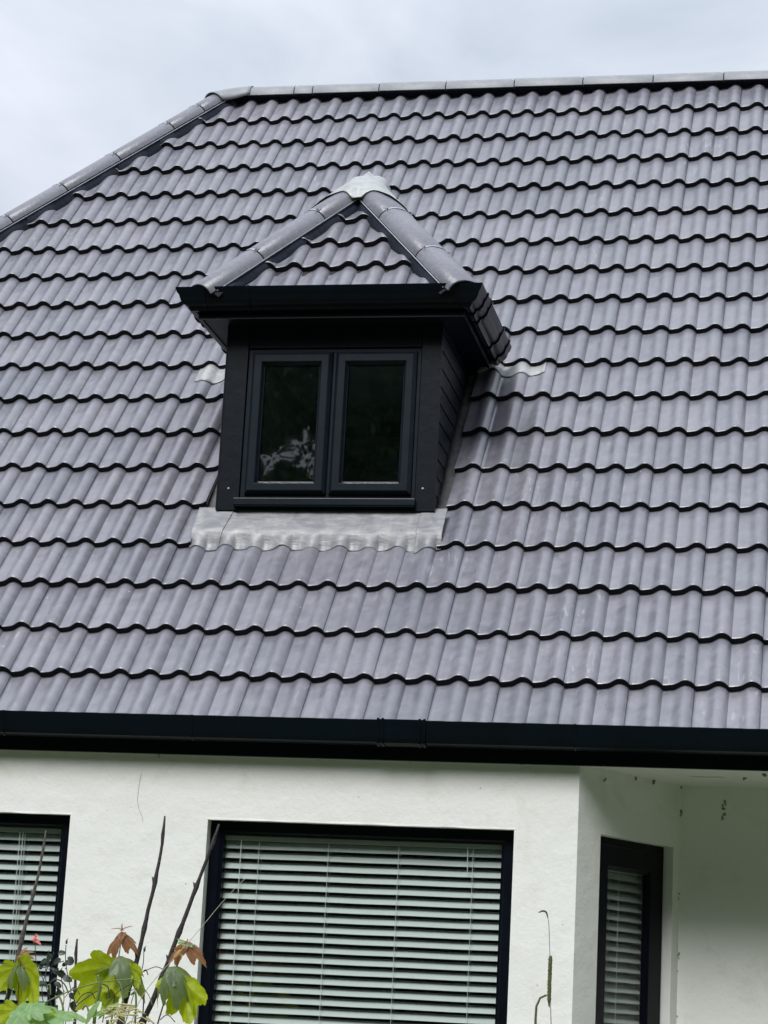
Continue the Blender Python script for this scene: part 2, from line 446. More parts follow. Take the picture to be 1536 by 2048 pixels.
def place_tile(me, u, v, parent, n=0, basis=(EU, EV, EN), tilt=TILT, jitter=True):
    eu, ev, en = basis
    a = math.atan(tilt)
    ev2 = ev * math.cos(a) - en * math.sin(a); en2 = en * math.cos(a) + ev * math.sin(a)
    jn, jv, ja = (rnd.uniform(-.0012, .0012), rnd.uniform(-.002, .002), rnd.uniform(-.0035, .0035)) if jitter else (0, 0, 0)
    e1 = eu * math.cos(ja) + ev2 * math.sin(ja); e2 = ev2 * math.cos(ja) - eu * math.sin(ja)
    return Matrix((e1, e2, en2)).transposed().to_4x4(), (u, v + jv, n + jn)
def add_tile(me, u, v, parent, origin=Vector((0, 0, 0)), basis=(EU, EV, EN), name='roof_tile', tilt=TILT):
    Mx, (u, v, n) = place_tile(me, u, v, parent, 0, basis, tilt)
    Mx.translation = origin + basis[0] * u + basis[1] * v + basis[2] * n + OFF
    o = bpy.data.objects.new(name, me); scene.collection.objects.link(o)
    o.parent = parent; o.matrix_local = Mx
    return o
stuff_v, stuff_f, stuff_m = [], [], []
ntile = 0
for r in range(0, 20):
    v0 = ROWV[r]
    if r == 0: v0 = ROWV[0]
    L = .40
    if r == 0: continue
    for k in range(-20, 27):
        u0 = .04 + .3 * k; u1 = u0 + .3
        if u1 < hip_u(v0 - .02) + .02 or u0 > XR - .3: continue
        cuts = []
        uc = (u0 + u1) / 2
        top = min(v0 + L, VT)
        # hip
        if u0 < hip_u(v0 + L) + .06: cuts.append(('hip',))
        if v0 + L > VT: cuts.append(('ridge',))
        # opening for the dormer
        if v0 > .93 and v0 < 3.8:
            hl_, hr_ = hole_l(v0), hole_r(v0)
            if uc < DX and u1 > hl_ :
                if u0 > hl_ - .01 and v0 < 2.4: continue
                if v0 >= 2.4 and u0 > hole_l(v0 + .33): continue
                if v0 < 2.4: cuts.append(('l', LH))
                else: cuts.append(('dl',))
            elif uc >= DX and u0 < hr_:
                if u1 < hr_ + .01 and v0 < 2.4: continue
                if v0 >= 2.4 and u1 < hole_r(v0 + .33): continue
                if v0 < 2.4: cuts.append(('r', RH + rnd.uniform(-.004, .004)))
                else: cuts.append(('dr',))
        indiv = (u0 > -2.35 and u0 < 3.40 and u1 > (-.45 - (v0 - .2) * .29 - .35 if v0 < 4.2 else -9))
        me = TILE_V[(r * 7 + k * 3) % 6]
        if cuts:
            bm = tile_bm(wob=.0010, seed=(r * 7 + k * 3) % 6)
            for c in cuts:
                if c[0] == 'hip':
                    h0 = hip_u(v0) - u0 + .05; nrm = Vector((-1, .655, 0)).normalized()
                    cut_bm(bm, Vector((h0 - .0, 0, 0)), nrm)
                elif c[0] == 'ridge': cut_bm(bm, Vector((0, VT - v0, 0)), Vector((0, 1, 0)))
                elif c[0] == 'l': cut_bm(bm, Vector((c[1] + rnd.uniform(-.012, .006) - u0, 0, 0)), Vector((1, rnd.uniform(-.02, .02), 0)))
                elif c[0] == 'r': cut_bm(bm, Vector((c[1] - u0, 0, 0)), Vector((-1, rnd.uniform(-.02, .02), 0)))
                elif c[0] == 'dl':
                    sl = (DX - LH) / (3.80 - 2.45); cut_bm(bm, Vector((hole_l(v0) - u0, 0, 0)), Vector((1, -sl, 0)).normalized())
                elif c[0] == 'dr':
                    sl = (DX - RH) / (3.80 - 2.45); cut_bm(bm, Vector((hole_r(v0) - u0, 0, 0)), Vector((-1, sl, 0)).normalized())
            if len(bm.faces) < 8: bm.free(); continue
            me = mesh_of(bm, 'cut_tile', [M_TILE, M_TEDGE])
        if indiv and ntile < 300:
            add_tile(me, u0, v0, roof); ntile += 1
        else:
            Mx, (uu, vv, nn) = place_tile(me, u0, v0, roof)
            Mx.translation = roofp(uu, vv, nn)
            b = len(stuff_v)
            stuff_v += [tuple(Mx @ v.co) for v in me.vertices]
            stuff_f += [tuple(b + i for i in p.vertices) for p in me.polygons]; stuff_m += [p.material_index for p in me.polygons]
print('tiles as parts', ntile)
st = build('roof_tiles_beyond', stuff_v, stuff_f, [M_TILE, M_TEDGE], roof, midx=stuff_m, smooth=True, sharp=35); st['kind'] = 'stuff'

# ---- capping tiles: arched solid swept along a short straight axis
def cap_mesh(L, w, h, t=.012, seg=14, taper=0.0, seed=0, lift=0.0):
    """cross-section in local x (across) / z (up), length along local y"""
    mb = MB(); P = []
    for j, y in enumerate((0, .004, L * .5, L - .004, L)):
        e = .0025 if j in (0, 4) else 0
        k = 1 - taper * y / L
        row = []
        for i in range(seg + 1):
            a = math.pi * i / seg; ca, sa = math.cos(a), math.sin(a)
            sx = math.copysign(abs(ca) ** .85, ca)
            row.append((-(w - e) * k * sx, y, (h - e) * k * sa ** .9 + lift * (1 - y / L)))
        for i in range(seg, -1, -1):
            a = math.pi * i / seg; ca, sa = math.cos(a), math.sin(a)
            sx = math.copysign(abs(ca) ** .85, ca)
            row.append((-(w - t + e) * k * sx, y, (h - t + e) * k * sa ** .9 - (0 if 0 < i < seg else 0) + lift * (1 - y / L)))
        P.append(row)
    mb.grid(P, True)
    nc = len(P[0]); nr = len(P)
    half = seg + 1
    for r_, flip in ((0, 1), (nr - 1, 0)):
        for i in range(seg):
            q = (r_ * nc + i, r_ * nc + i + 1, r_ * nc + (nc - 2 - i), r_ * nc + (nc - 1 - i))
            mb.f.append(q[::-1] if flip else q)
    return mb
def frame_between(p0, p1, up):
    y = (p1 - p0).normalized(); z = (up - y * up.dot(y)).normalized(); x = y.cross(z)
    Mx = Matrix((x, y, z)).transposed().to_4x4(); Mx.translation = p0 + OFF
    return Mx
def cap_obj(name, mb, mat, parent, Mx, label=None):
    me = bpy.data.meshes.new(name); me.from_pydata(mb.v, [], mb.f); me.materials.append(mat)
    bm = bmesh.new(); bm.from_mesh(me); bmesh.ops.recalc_face_normals(bm, faces=bm.faces); bm.to_mesh(me); bm.free()
    me.polygons.foreach_set('use_smooth', [True] * len(me.polygons)); me.update(); me.set_sharp_from_angle(angle=math.radians(40))
    o = bpy.data.objects.new(name, me); scene.collection.objects.link(o); o.parent = parent; o.matrix_local = Mx
    if label: o['label'] = label
    return o
def clip_mesh(w, h):
    """steel clip over a joint: strap across the crown with a bent tab at each side"""
    mb = MB(); P = []
    for y in (-.007, .007):
        P.append([(-(w + .002) * math.cos(a), y, (h + .003) * math.sin(a) ** .9) for a in [math.radians(d) for d in range(38, 143, 13)]])
    mb.grid(P)
    mb.v += [(x, y, z - .002) for (x, y, z) in mb.v]; k = len(mb.v) // 2; mb.f += [tuple(i + k for i in f)[::-1] for f in mb.f]
    for s in (-1, 1):
        mb.box(s * w * .74 - .007, s * w * .74 + .007, -.020, .020, h * .66, h * .66 + .006)
        mb.box(s * w * .74 - .004, s * w * .74 + .004, -.004, .004, h * .60, h * .66 + .016)
    return mb

# ridge
RY, RZ = 3.785, 4.574
ridge_w, ridge_h = .122, .094
rx = [-.32, .01, .14, .604, 1.064, 1.531, 1.993, 2.46, 2.924, 3.39, 3.855, 4.32, 4.79, 5.25, 5.72, 6.18, 6.65, 7.11, 7.6, 8.0]
for i in range(len(rx) - 1):
    p0, p1 = Vector((rx[i] + .003, RY, RZ)), Vector((rx[i + 1] - .003, RY, RZ))
    cap_obj('ridge_tile', cap_mesh((p1 - p0).length, ridge_w, ridge_h, lift=rnd.uniform(0, .003)), M_RIDGE, roof, frame_between(p0, p1, Vector((0, 0, 1))))
    if 0 < i:
        cap_obj('ridge_clip', clip_mesh(ridge_w, ridge_h), M_STEEL, roof, frame_between(p0 - Vector((.003, 0, 0)), p1, Vector((0, 0, 1))))
sl = Vector((rx[0], RY, RZ - .006)); cap_obj('ridge_sleeve', cap_mesh(8.2, ridge_w - .014, ridge_h - .004), M_FOIL, roof, frame_between(sl, sl + Vector((8.2, 0, 0)), Vector((0, 0, 1))))
# black ventilation roll closing the gap between the ridge tiles and the wavy tile heads
P = [[], [], []]
for i in range(0, 840):
    u = -.50 + i * .01
    P[0].append(tuple(roofp(u, 5.885, surf(u, 5.885) + .002)))
    P[1].append(tuple(roofp(u, 5.908, max(surf(u, 5.908) + .010, -.006))))
    P[2].append((u, 3.69, RZ + .002))
mb = MB(); mb.grid(P); mb.build('ridge_roll', M_FOIL, roof, smooth=True)

# main hip
hipA = Vector((-.34, 3.79, 4.62)) ; hd = (roofp(hip_u(-.36), -.36) - roofp(hip_u(5.9), 5.9)).normalized()
nL = Vector((-math.sin(math.radians(49.9)), 0, math.cos(math.radians(49.9))))
hup = (EN + nL).normalized()
hip0 = roofp(hip_u(5.9), 5.9) - hup * .057
HW, HH = .1125, .074
tj = [0, .155, .50, .92, 1.42]
while tj[-1] < 8.0: tj.append(tj[-1] + .46)
HIPT = [0.227, 0.515, 1.008, 1.479, 1.949]
tj = [.01] + HIPT
while tj[-1] < 8.0: tj.append(tj[-1] + .47)
for i in range(len(tj) - 1):
    p0, p1 = hip0 + hd * tj[i], hip0 + hd * (tj[i + 1] - .009)
    cap_obj('hip_tile', cap_mesh((p1 - p0).length, HW, HH, lift=.0), M_HIP, roof, frame_between(p0, p1, hup))
    if i > 0: cap_obj('hip_clip', clip_mesh(HW, HH), M_STEEL, roof, frame_between(p0, p1, hup))
sl = hip0 + hd * .02 - hup * .006; cap_obj('hip_sleeve', cap_mesh(8.0, HW - .014, HH - .004), M_FOIL, roof, frame_between(sl, sl + hd * 8, hup))
HWP = HW * 1.19; P = [[], [], []]
pu = Vector((.655, 1)).normalized(); pv = Vector((pu.y, -pu.x))     # in-plane: along / across the hip
for i in range(0, 420):
    s = i * .019
    base = Vector((hip_u(5.9), 5.9)) - pu * s
    a = base + pv * (HWP - .03); b_ = base + pv * (HWP + .002); c_ = base + pv * (HWP + .032)
    P[0].append(tuple(roofp(a.x, a.y, -.002)))
    P[1].append(tuple(roofp(b_.x, b_.y, .001)))
    P[2].append(tuple(roofp(c_.x, c_.y, surf(c_.x, c_.y) + .003)))
mb = MB(); mb.grid(P); mb.build('hip_roll', M_FOIL, roof, smooth=True)
mb = MB(); s0 = Vector((hip_u(5.9), 5.9)) + pv * (HWP + .002); s1 = s0 - pu * 7.8
mb.tube([roofp(s0.x, s0.y, .008), roofp(s1.x, s1.y, .008)], .0032, 6); mb.build('hip_trim', M_TRIM, roof)
# plastic cap where hip and ridge meet
mb = MB(); P = []
for j in range(9):
    t = j / 8
    c1_, c2_, c3_ = Vector((-.30, RY, RZ)), Vector((-.43, RY - .01, RZ + .004)), hip0 + hd * .05 + hup * .004
    ctr = c1_ * (1 - t) ** 2 + c2_ * 2 * t * (1 - t) + c3_ * t * t; wr_ = (ridge_w + .006) * (1 - t) + (HW + .010) * t; hr_ = (ridge_h + .007) * (1 - t) + (HH + .012) * t
    ax = Vector((-1, 0, 0)).lerp(hd, t * .9).normalized()
    up = Vector((0, 0, 1)).lerp(hup, t).normalized(); sd = ax.cross(up).normalized()
    P.append([tuple(ctr + sd * wr_ * math.cos(a) + up * (hr_ * math.sin(a) ** .9)) for a in [math.pi * i / 14 for i in range(15)]])
mb.grid(P); o = mb.build('hip_end_cap', M_RIDGE, roof, smooth=True)
sm = o.modifiers.new('thick', 'SOLIDIFY'); sm.thickness = .005

# ------------------------------------------------------------------ walls and lower windows
WY = -.135; ZB = -ZO; ZT = -.425
def wall_panel(o3, ex, W, z0, z1, holes, depth, name='wall'):
    """vertical wall: origin o3, unit direction ex (outside is to the right-hand front), holes [(s0,s1,za,zb)]"""
    ex = Vector(ex).normalized(); inn = Vector((-ex.y, ex.x, 0))
    xs = sorted({0, W, *[h[0] for h in holes], *[h[1] for h in holes]}); zs = sorted({z0, z1, *[h[2] for h in holes], *[h[3] for h in holes]})
    mb = MB()
    def pt(s, z, d=0): return tuple(Vector(o3) + ex * s + inn * d + Vector((0, 0, z)))
    for i in range(len(xs) - 1):
        for j in range(len(zs) - 1):
            cx, cz = (xs[i] + xs[i + 1]) / 2, (zs[j] + zs[j + 1]) / 2
            if any(h[0] < cx < h[1] and h[2] < cz < h[3] for h in holes): continue
            b = len(mb.v); mb.v += [pt(xs[i], zs[j]), pt(xs[i + 1], zs[j]), pt(xs[i + 1], zs[j + 1]), pt(xs[i], zs[j + 1])]; mb.f.append((b, b + 1, b + 2, b + 3))
    for (a, b_, c, d_) in holes:
        for q in (((a, c), (a, d_)), ((a, d_), (b_, d_)), ((b_, d_), (b_, c)), ((b_, c), (a, c))):
            k = len(mb.v); mb.v += [pt(*q[0]), pt(*q[1]), pt(*q[1], depth), pt(*q[0], depth)]; mb.f.append((k, k + 1, k + 2, k + 3))
    return mb, pt
WIN = [(-1.35, .160, -1.98, -.728), (.828, 2.258, -1.98, -.728)]
X0 = -4.75
BAY_A = Vector((2.545, WY, 0)); BAY_B = Vector((2.9517, 0.6157, 0))
bay_d = (BAY_B - BAY_A); bayL = bay_d.length; bay_d.normalize()
BW = (0.182, 0.795, -1.98, -0.721)     # opening in the splayed wall: from, to, bottom, top
wv, wf = [], []
def add_wall(mb):
    b = len(wv); wv.extend(mb.v); wf.extend([tuple(b + i for i in f) for f in mb.f])
m1, _ = wall_panel((X0, WY, 0), (1, 0, 0), BAY_A.x - X0, ZB, ZT, [(a - X0, b - X0, c, d) for a, b, c, d in WIN], .17); add_wall(m1)
m2, ptb = wall_panel(tuple(BAY_A), tuple(bay_d), bayL, ZB, ZT, [BW], .17); add_wall(m2)
m3, _ = wall_panel(tuple(BAY_B), (1, 0, 0), XR - BAY_B.x, ZB, ZT, [], .17); add_wall(m3)
# left flank and back
wv_b = len(wv); wv += [(X0, WY, ZB), (X0, 7.6, ZB), (X0, 7.6, ZT), (X0, WY, ZT)]; wf.append((wv_b, wv_b + 3, wv_b + 2, wv_b + 1))
wv_b = len(wv); wv += [(X0, 7.6, ZB), (XR, 7.6, ZB), (XR, 7.6, ZT), (X0, 7.6, ZT)]; wf.append((wv_b, wv_b + 3, wv_b + 2, wv_b + 1))
wv_b = len(wv); wv += [(XR, .5, ZB), (XR, 7.6, ZB), (XR, 7.6, ZT), (XR, 3.78, 4.55), (XR, .5, ZT)]; wf.append((wv_b, wv_b + 4, wv_b + 3, wv_b + 2, wv_b + 1))
# round the lone outer edges with a tiny chamfer by adding an arris bead at the bay corner
wall = build('wall', wv, wf, M_WALL, house)
# soffit board behind the fascia
mb = MB(); mb.box(X0 - .02, XR, WY - .018, 1.2, ZT, ZT + .02); mb.build('soffit', M_WALL, house)
# rough plaster lip round window heads
for (a, b, c, d) in WIN:
    mb = MB(); P = []
    for rr_, (dy, dz) in enumerate(((-.0006, .0), (-.0012, .006), (.0, .009))):
        P.append([(a - .008 + (b - a + .016) * i / 40, WY + dy + .002 * noise.noise(Vector((i * .4, rr_, 1))), d - .001 + dz + .003 * noise.noise(Vector((i * .3, rr_ * 2, 7)))) for i in range(41)])
    mb.grid(P); mb.build('plaster_lip', M_WALL, wall, smooth=True)

def picture_frame(mb, pt, s0, s1, z0, z1, prof_):
    """prof_: list of (inset, depth) from the outside to the inside, mitred at the corners"""
    P = []
    for (ins, dep) in prof_:
        P.append([pt(s0 + ins, z0 + ins, dep), pt(s1 - ins, z0 + ins, dep), pt(s1 - ins, z1 - ins, dep), pt(s0 + ins, z1 - ins, dep)])
    mb.grid(P, True)
def quad(mb, pts):
    b = len(mb.v); mb.v += [tuple(p) for p in pts]; mb.f.append(tuple(b + i for i in range(4)))
def make_window(pt, s0, s1, z0, z1, fw, glass_mat, sash=0, dep=.06):
    mb = MB()
    picture_frame(mb, pt, s0, s1, z0, z1, [(0, dep + .06), (0, dep), (.004, dep - .003), (fw - .018, dep - .003), (fw - .010, dep + .006), (fw, dep + .010), (fw, dep + .05)])
    w = mb.build('window', M_WINB, house)
    fixn(w)
    if sash:
        mb = MB(); picture_frame(mb, pt, s0 + .034, s1 - .034, z0 + .034, z1 - .034, [(0, dep), (0, dep - .010), (.006, dep - .014), (sash - .052, dep - .014), (sash - .036, dep - .004), (sash - .034, dep + .02)])
        fixn(mb.build('sash', M_WINB, w)); fw = sash; dep -= .015
    mb = MB(); quad(mb, [pt(s0 + fw, z0 + fw, dep + .022), pt(s1 - fw, z0 + fw, dep + .022), pt(s1 - fw, z1 - fw, dep + .022), pt(s0 + fw, z1 - fw, dep + .022)])
    mb.build('glass_pane', glass_mat, w)
    mb = MB(); quad(mb, [pt(s0 + fw, z0 + fw, dep + .021), pt(s1 - fw, z0 + fw, dep + .021), pt(s1 - fw, z0 + fw + .0001, dep + .021), pt(s0 + fw, z0 + fw + .0001, dep + .021)])
    return w
def pt_front(s, z, d=0): return (s, WY + d, z)
make_window(pt_front, WIN[0][0], WIN[0][1], WIN[0][2], WIN[0][3], .062, M_GLASS2, dep=.055)
make_window(pt_front, WIN[1][0], WIN[1][1], WIN[1][2], WIN[1][3], .064, M_GLASS2, dep=.062)
make_window(lambda s, z, d=0: ptb(s, z, d), BW[0], BW[1], BW[2], BW[3], .07, M_GLASS2, sash=.145, dep=.055)
# rooms behind the windows
mb = MB()
for (x0, x1, y0, y1) in ((-1.9, 2.42, .17, 3.6),):
    for q in ([(x0, y1, ZB), (x1, y1, ZB), (x1, y1, ZT - .02), (x0, y1, ZT - .02)], [(x0, y0, ZB + .2), (x1, y0, ZB + .2), (x1, y1, ZB + .2), (x0, y1, ZB + .2)],
              [(x0, y0, ZT - .02), (2.5, y0, ZT - .02), (2.93, .66, ZT - .02), (2.93, y1, ZT - .02)], [(x0, y0, ZT - .021), (x0, y1, ZT - .021), (2.93, y1, ZT - .021), (2.5, y1, ZT - .021)], [(x0, y0, ZB), (x0, y1, ZB), (x0, y1, ZT), (x0, y0, ZT)], [(2.93, .66, ZB), (2.93, y1, ZB), (2.93, y1, ZT), (2.93, .66, ZT)], [(2.42, y1, ZB), (2.93, y1, ZB), (2.93, y1, ZT), (2.42, y1, ZT)]): quad(mb, q)
mb.build('room_lining', M_ROOM, house)

# blinds
def blind(pt, s0, s1, ztop, zbot, label, cords, dep, tilt=47, seed=0, wid=.048, pitch=.0463, group='white venetian blinds hanging behind the ground floor windows', pulls=(), skew=.0):
    r = random.Random(seed)
    c0 = Vector(pt((s0 + s1) / 2, ztop, dep)) + OFF
    t = empty('venetian_blind', tuple(c0), label, 'blind', group)
    mb = MB(); P = []
    def b3(sa, sb, za, zb, da, db, mb):
        b = len(mb.v)
        mb.v += [tuple(Vector(pt(s, z, d))) for z in (za, zb) for s, d in ((sa, da), (sb, da), (sb, db), (sa, db))]
        mb.f += [tuple(b + i for i in q) for q in ((0, 3, 2, 1), (4, 5, 6, 7), (0, 1, 5, 4), (1, 2, 6, 5), (2, 3, 7, 6), (3, 0, 4, 7))]
    b3(s0, s1, ztop - .045, ztop, dep - .028, dep + .028, mb); mb.build('headrail', M_SLAT, t)
    z = ztop - .065; i = 0
    while z > zbot:
        a = math.radians(tilt + r.uniform(-2.0, 2.0)); sk = r.uniform(-.0012, .0012) + skew
        mb = MB(); P = []
        for q in range(7):
            w = (q / 6 - .5) * wid; cam_ = .0022 * (1 - (2 * q / 6 - 1) ** 2)
            dd = w * math.cos(a) - cam_ * math.sin(a) * 0; zz = w * math.sin(a) + cam_
            P.append([pt(s0 + .002 + (s1 - s0 - .004) * k / 6, z + zz + sk * (k / 6 - .5) - .0012 * math.sin(math.pi * ((k * 1.5) % 3) / 3), dep + dd) for k in range(7)])
        mb.grid(P)
        o = mb.build('slat', M_SLAT, t, smooth=True)
        z -= pitch; i += 1
    for cx in cords:
        for dd in (-.026, .026):
            mb = MB(); mb.tube([pt(cx, ztop - .03, dep + dd), pt(cx + .002, zbot, dep + dd)], .0011, 5, False); mb.build('ladder_cord', M_CORD, t)
    for (cx, zl) in pulls:
        mb = MB(); mb.tube([pt(cx, ztop - .04, dep - .033), pt(cx + .003, zl, dep - .033)], .0018, 6); mb.build('pull_cord', M_CORD, t)
    return t
blind(pt_front, WIN[0][0] + .03, WIN[0][1] - .035, -.765, -1.97, 'white venetian blind in the left hand window, partly behind a bare stem', [-.09, -.8], .125, seed=1, pulls=[(-.115, -1.9), (-.10, -1.7)])
blind(pt_front, WIN[1][0] + .045, WIN[1][1] - .035, -.765, -1.97, 'wide white venetian blind in the big middle window', [1.055, 1.385, 1.715, 2.06], .125, seed=2, pulls=[(2.035, -.92), (.97, -1.93)])
blind(lambda s, z, d=0: ptb(s, z, d), BW[0] + .09, BW[1] - .11, BW[3] - .10, -1.97, 'narrow white venetian blind in the splayed window at the right of the bay', [(BW[0] * .55 + BW[1] * .45)], .105, seed=3)

# small marks on the render
mb = MB()
crk = [(0.4913, -0.1350, -0.5285), (0.4847, -0.1350, -0.5685), (0.4826, -0.1350, -0.6036), (0.4814, -0.1350, -0.6503), (0.4920, -0.1350, -0.6919), (0.5091, -0.1350, -0.7239), (0.5163, -0.1350, -0.7538)]
pts_ = [Vector(p) for p in crk]
for i in range(len(pts_) - 1):
    a, b = pts_[i], pts_[i + 1]
    quad(mb, [(a.x - .0006, WY - .0015, a.z), (a.x + .0009, WY - .0015, a.z), (b.x + .0009, WY - .0015, b.z), (b.x - .0009, WY - .0015, b.z)])
mb.build('plaster_crack', M_DIRT, wall)
for (x, y, z, r_, k) in [(0.5698, -0.1350, -0.4396, 0.006, 1), (2.6382, 0.0371, -0.4734, 0.006, 0.6), (2.7596, 0.2611, -0.4342, 0.006, 0.5), (2.8326, 0.3960, -0.4303, 0.009, 1), (2.9497, 0.6127, -0.4275, 0.012, 1), (2.9497, 0.6127, -0.5516, 0.007, 1.5), (3.1548, 0.6157, -0.5142, 0.01, 2), (3.1556, 0.6157, -0.5617, 0.008, 1), (2.9497, 0.6127, -0.9529, 0.007, 1.5), (2.9497, 0.6127, -1.2253, 0.004, 1), (2.9497, 0.6127, -1.3015, 0.005, 1), (2.9497, 0.6127, -1.4965, 0.004, 1), (2.2774, -0.1350, -0.4294, 0.006, 0.5), (3.3638, 0.0210, -0.4270, 0.01, 0.6), (3.2682, 0.1968, -0.4270, 0.006, 0.5)]:
    mb = MB()
    for q in range(4): mb.ball((x + rnd.uniform(-.008, .008), y, z + rnd.uniform(-.012, .012) * k), r_ * rnd.uniform(.4, 1), 1, rnd.uniform(.6, 1.8), 6, 4)
    mb.build('mud_dab', M_DIRT, wall, smooth=True)
mb = MB(); mb.box(3.02, 3.17, .20, .28, ZT - .006, ZT - .001); mb.build('vent_cover', M_WALL, house)

# ------------------------------------------------------------------ fascia and gutter of the main eaves
mb = MB(); mb.box(X0 - .1, XR, WY - .045, WY - .019, -.436, -.25); mb.build('fascia', M_BLACK, house, bevel=.002)
def sweep(mb, path, prof_, closed_prof=False):
    """path: list of (point, side vector pointing outwards); prof_: (out, z)"""
    P = [[tuple(Vector(p) + Vector(sd) * o + Vector((0, 0, z))) for (o, z) in prof_] for p, sd in path]
    mb.grid(P, closed_prof)
GP = [(0, .0), (.0, -.095), (.012, -.108), (.060, -.110), (.088, -.098), (.098, -.080), (.104, -.03), (.110, -.012), (.112, 0), (.106, .002), (.103, -.004), (.098, -.03), (.090, -.078), (.060, -.102), (.012, -.10), (.006, -.09), (.006, 0)]
mb = MB(); gy = WY - .0455
sweep(mb, [((x, gy, -.268), (0, -1, 0)) for x in (X0 - .1, XR)], GP, True)
gut = mb.build('gutter', M_BLACKG, house, smooth=True, sharp=35); fixn(gut)
def band(x0, x1, ex=.0045):
    q = [(o + (ex if 0 < o else 0), z - (ex if z < -.05 else 0) + (ex if z > -.02 and o > .05 else 0)) for (o, z) in GP[:10]]
    mb = MB(); sweep(mb, [((x, gy, -.268), (0, -1, 0)) for x in (x0, x1)], q)
    inner = [(o, z) for (o, z) in GP[:10]]
    for x in (x0, x1): sweep(mb, [((x, gy, -.268), (0, -1, 0))], q) if False else None
    b = len(mb.v)
    for x in (x0, x1):
        k = len(mb.v)
        mb.v += [(x, gy - o, -.268 + z) for (o, z) in q] + [(x, gy - o, -.268 + z) for (o, z) in inner]
        for i in range(len(q) - 1): mb.f.append((k + i, k + i + 1, k + len(q) + i + 1, k + len(q) + i))
    return mb
for x in [-0.158, 0.762, 2.536, -1.1, -2.1, 4.2]: band(x - .004, x + .004, .0022).build('gutter_bracket', M_BLACKG, gut)
for (xa, xb) in [(1.639, 1.853)]:
    band(xa, xb, .003).build('gutter_union', M_BLACKG, gut)
    for xx in (xa, xa + .022, xb - .022, xb): band(xx - .005, xx + .005, .007).build('gutter_clip', M_BLACKG, gut)

# ------------------------------------------------------------------ dormer
DL, DR, DY = .503, 1.657, .765
zt, zb = 1.965, .955
core = MB()   # dark structure just behind the boards, with the window opening
wx0, wx1, wz0, wz1 = .622, 1.551, 1.037, 1.833
yb_ = lambda z: z / math.tan(TH)
for q in ([(DL + .01, DY + .022, zb - .02), (wx0, DY + .022, zb - .02), (wx0, DY + .022, zt + .1), (DL + .01, DY + .022, zt + .1)], [(wx1, DY + .022, zb - .02), (DR - .01, DY + .022, zb - .02), (DR - .01, DY + .022, zt + .1), (wx1, DY + .022, zt + .1)],
          [(wx0, DY + .022, zb - .02), (wx1, DY + .022, zb - .02), (wx1, DY + .022, wz0), (wx0, DY + .022, wz0)], [(wx0, DY + .022, wz1), (wx1, DY + .022, wz1), (wx1, DY + .022, zt + .1), (wx0, DY + .022, zt + .1)],
          [(DL + .012, DY + .02, zb - .12), (DL + .012, DY + .02, 2.3), (DL + .012, 2.4, 2.3), (DL + .012, 2.4, 2.0)], [(DR - .012, DY + .02, zb - .12), (DR - .012, 2.4, 2.0), (DR - .012, 2.4, 2.3), (DR - .012, DY + .02, 2.3)]): quad(core, q)
dormer = core.build('dormer', M_BLACK, house)
def board(name, x0, x1, z0, z1, y0=DY, t=.02, mat=M_CLAD, bev=.0025, parent=None, label=None):
    mb = MB(); mb.box(x0, x1, y0, y0 + t, z0, z1); return mb.build(name, mat, parent or dormer, bevel=bev, label=label)
board('front_board', DL, wx0 - .002, zb, zt)
board('front_board', wx1 + .002, DR, zb, zt)
board('front_board', wx0, wx1, wz1 + .004, zt, DY + .005)
board('front_board', wx0, wx1, zb + .004, wz0 - .022, DY + .009)
for x in (DL - .0035, DR - .0035):
    mb = MB(); mb.box(x, x + .007, DY - .0035, DY + .004, zb, zt); mb.build('corner_trim', M_FRAME, dormer, bevel=.0015)
for x, z in ((.562, 1.072), (1.592, 1.075)):
    mb = MB(); P = [[(x + r_ * math.cos(a), DY - d, z + r_ * math.sin(a)) for a in [2 * math.pi * i / 10 for i in range(10)]] for r_, d in ((.0065, 0), (.0055, .003), (.0001, .004))]
    mb.grid(P, True); mb.build('screw_cap', M_SCREW, dormer, smooth=True)
# cheeks in horizontal lapped boards, cut to the slope of the roof
for X, sg in ((DR, 1), (DL, -1)):
    z = zb - .10
    while z < zt:
        z1 = min(z + .095, zt - .001)
        ya = DY + .021
        ye0, ye1 = max(ya + .01, yb_(z) + .03), max(ya + .01, yb_(z1) + .03)
        if ye1 > ya + .02:
            mb = MB(); o0, o1 = sg * .001, -sg * .004
            mb.v += [(X + o0, ya, z), (X + o0, ye0, z), (X + o1, ye1, z1), (X + o1, ya, z1), (X - sg * .018, ya, z), (X - sg * .018, ye0, z), (X - sg * .018, ye1, z1), (X - sg * .018, ya, z1)]
            mb.f += [(0, 1, 2, 3), (4, 7, 6, 5), (0, 4, 5, 1), (3, 2, 6, 7), (0, 3, 7, 4), (1, 5, 6, 2)]
            fixn(mb.build('cladding_board', M_CLAD, dormer))
        z += .097
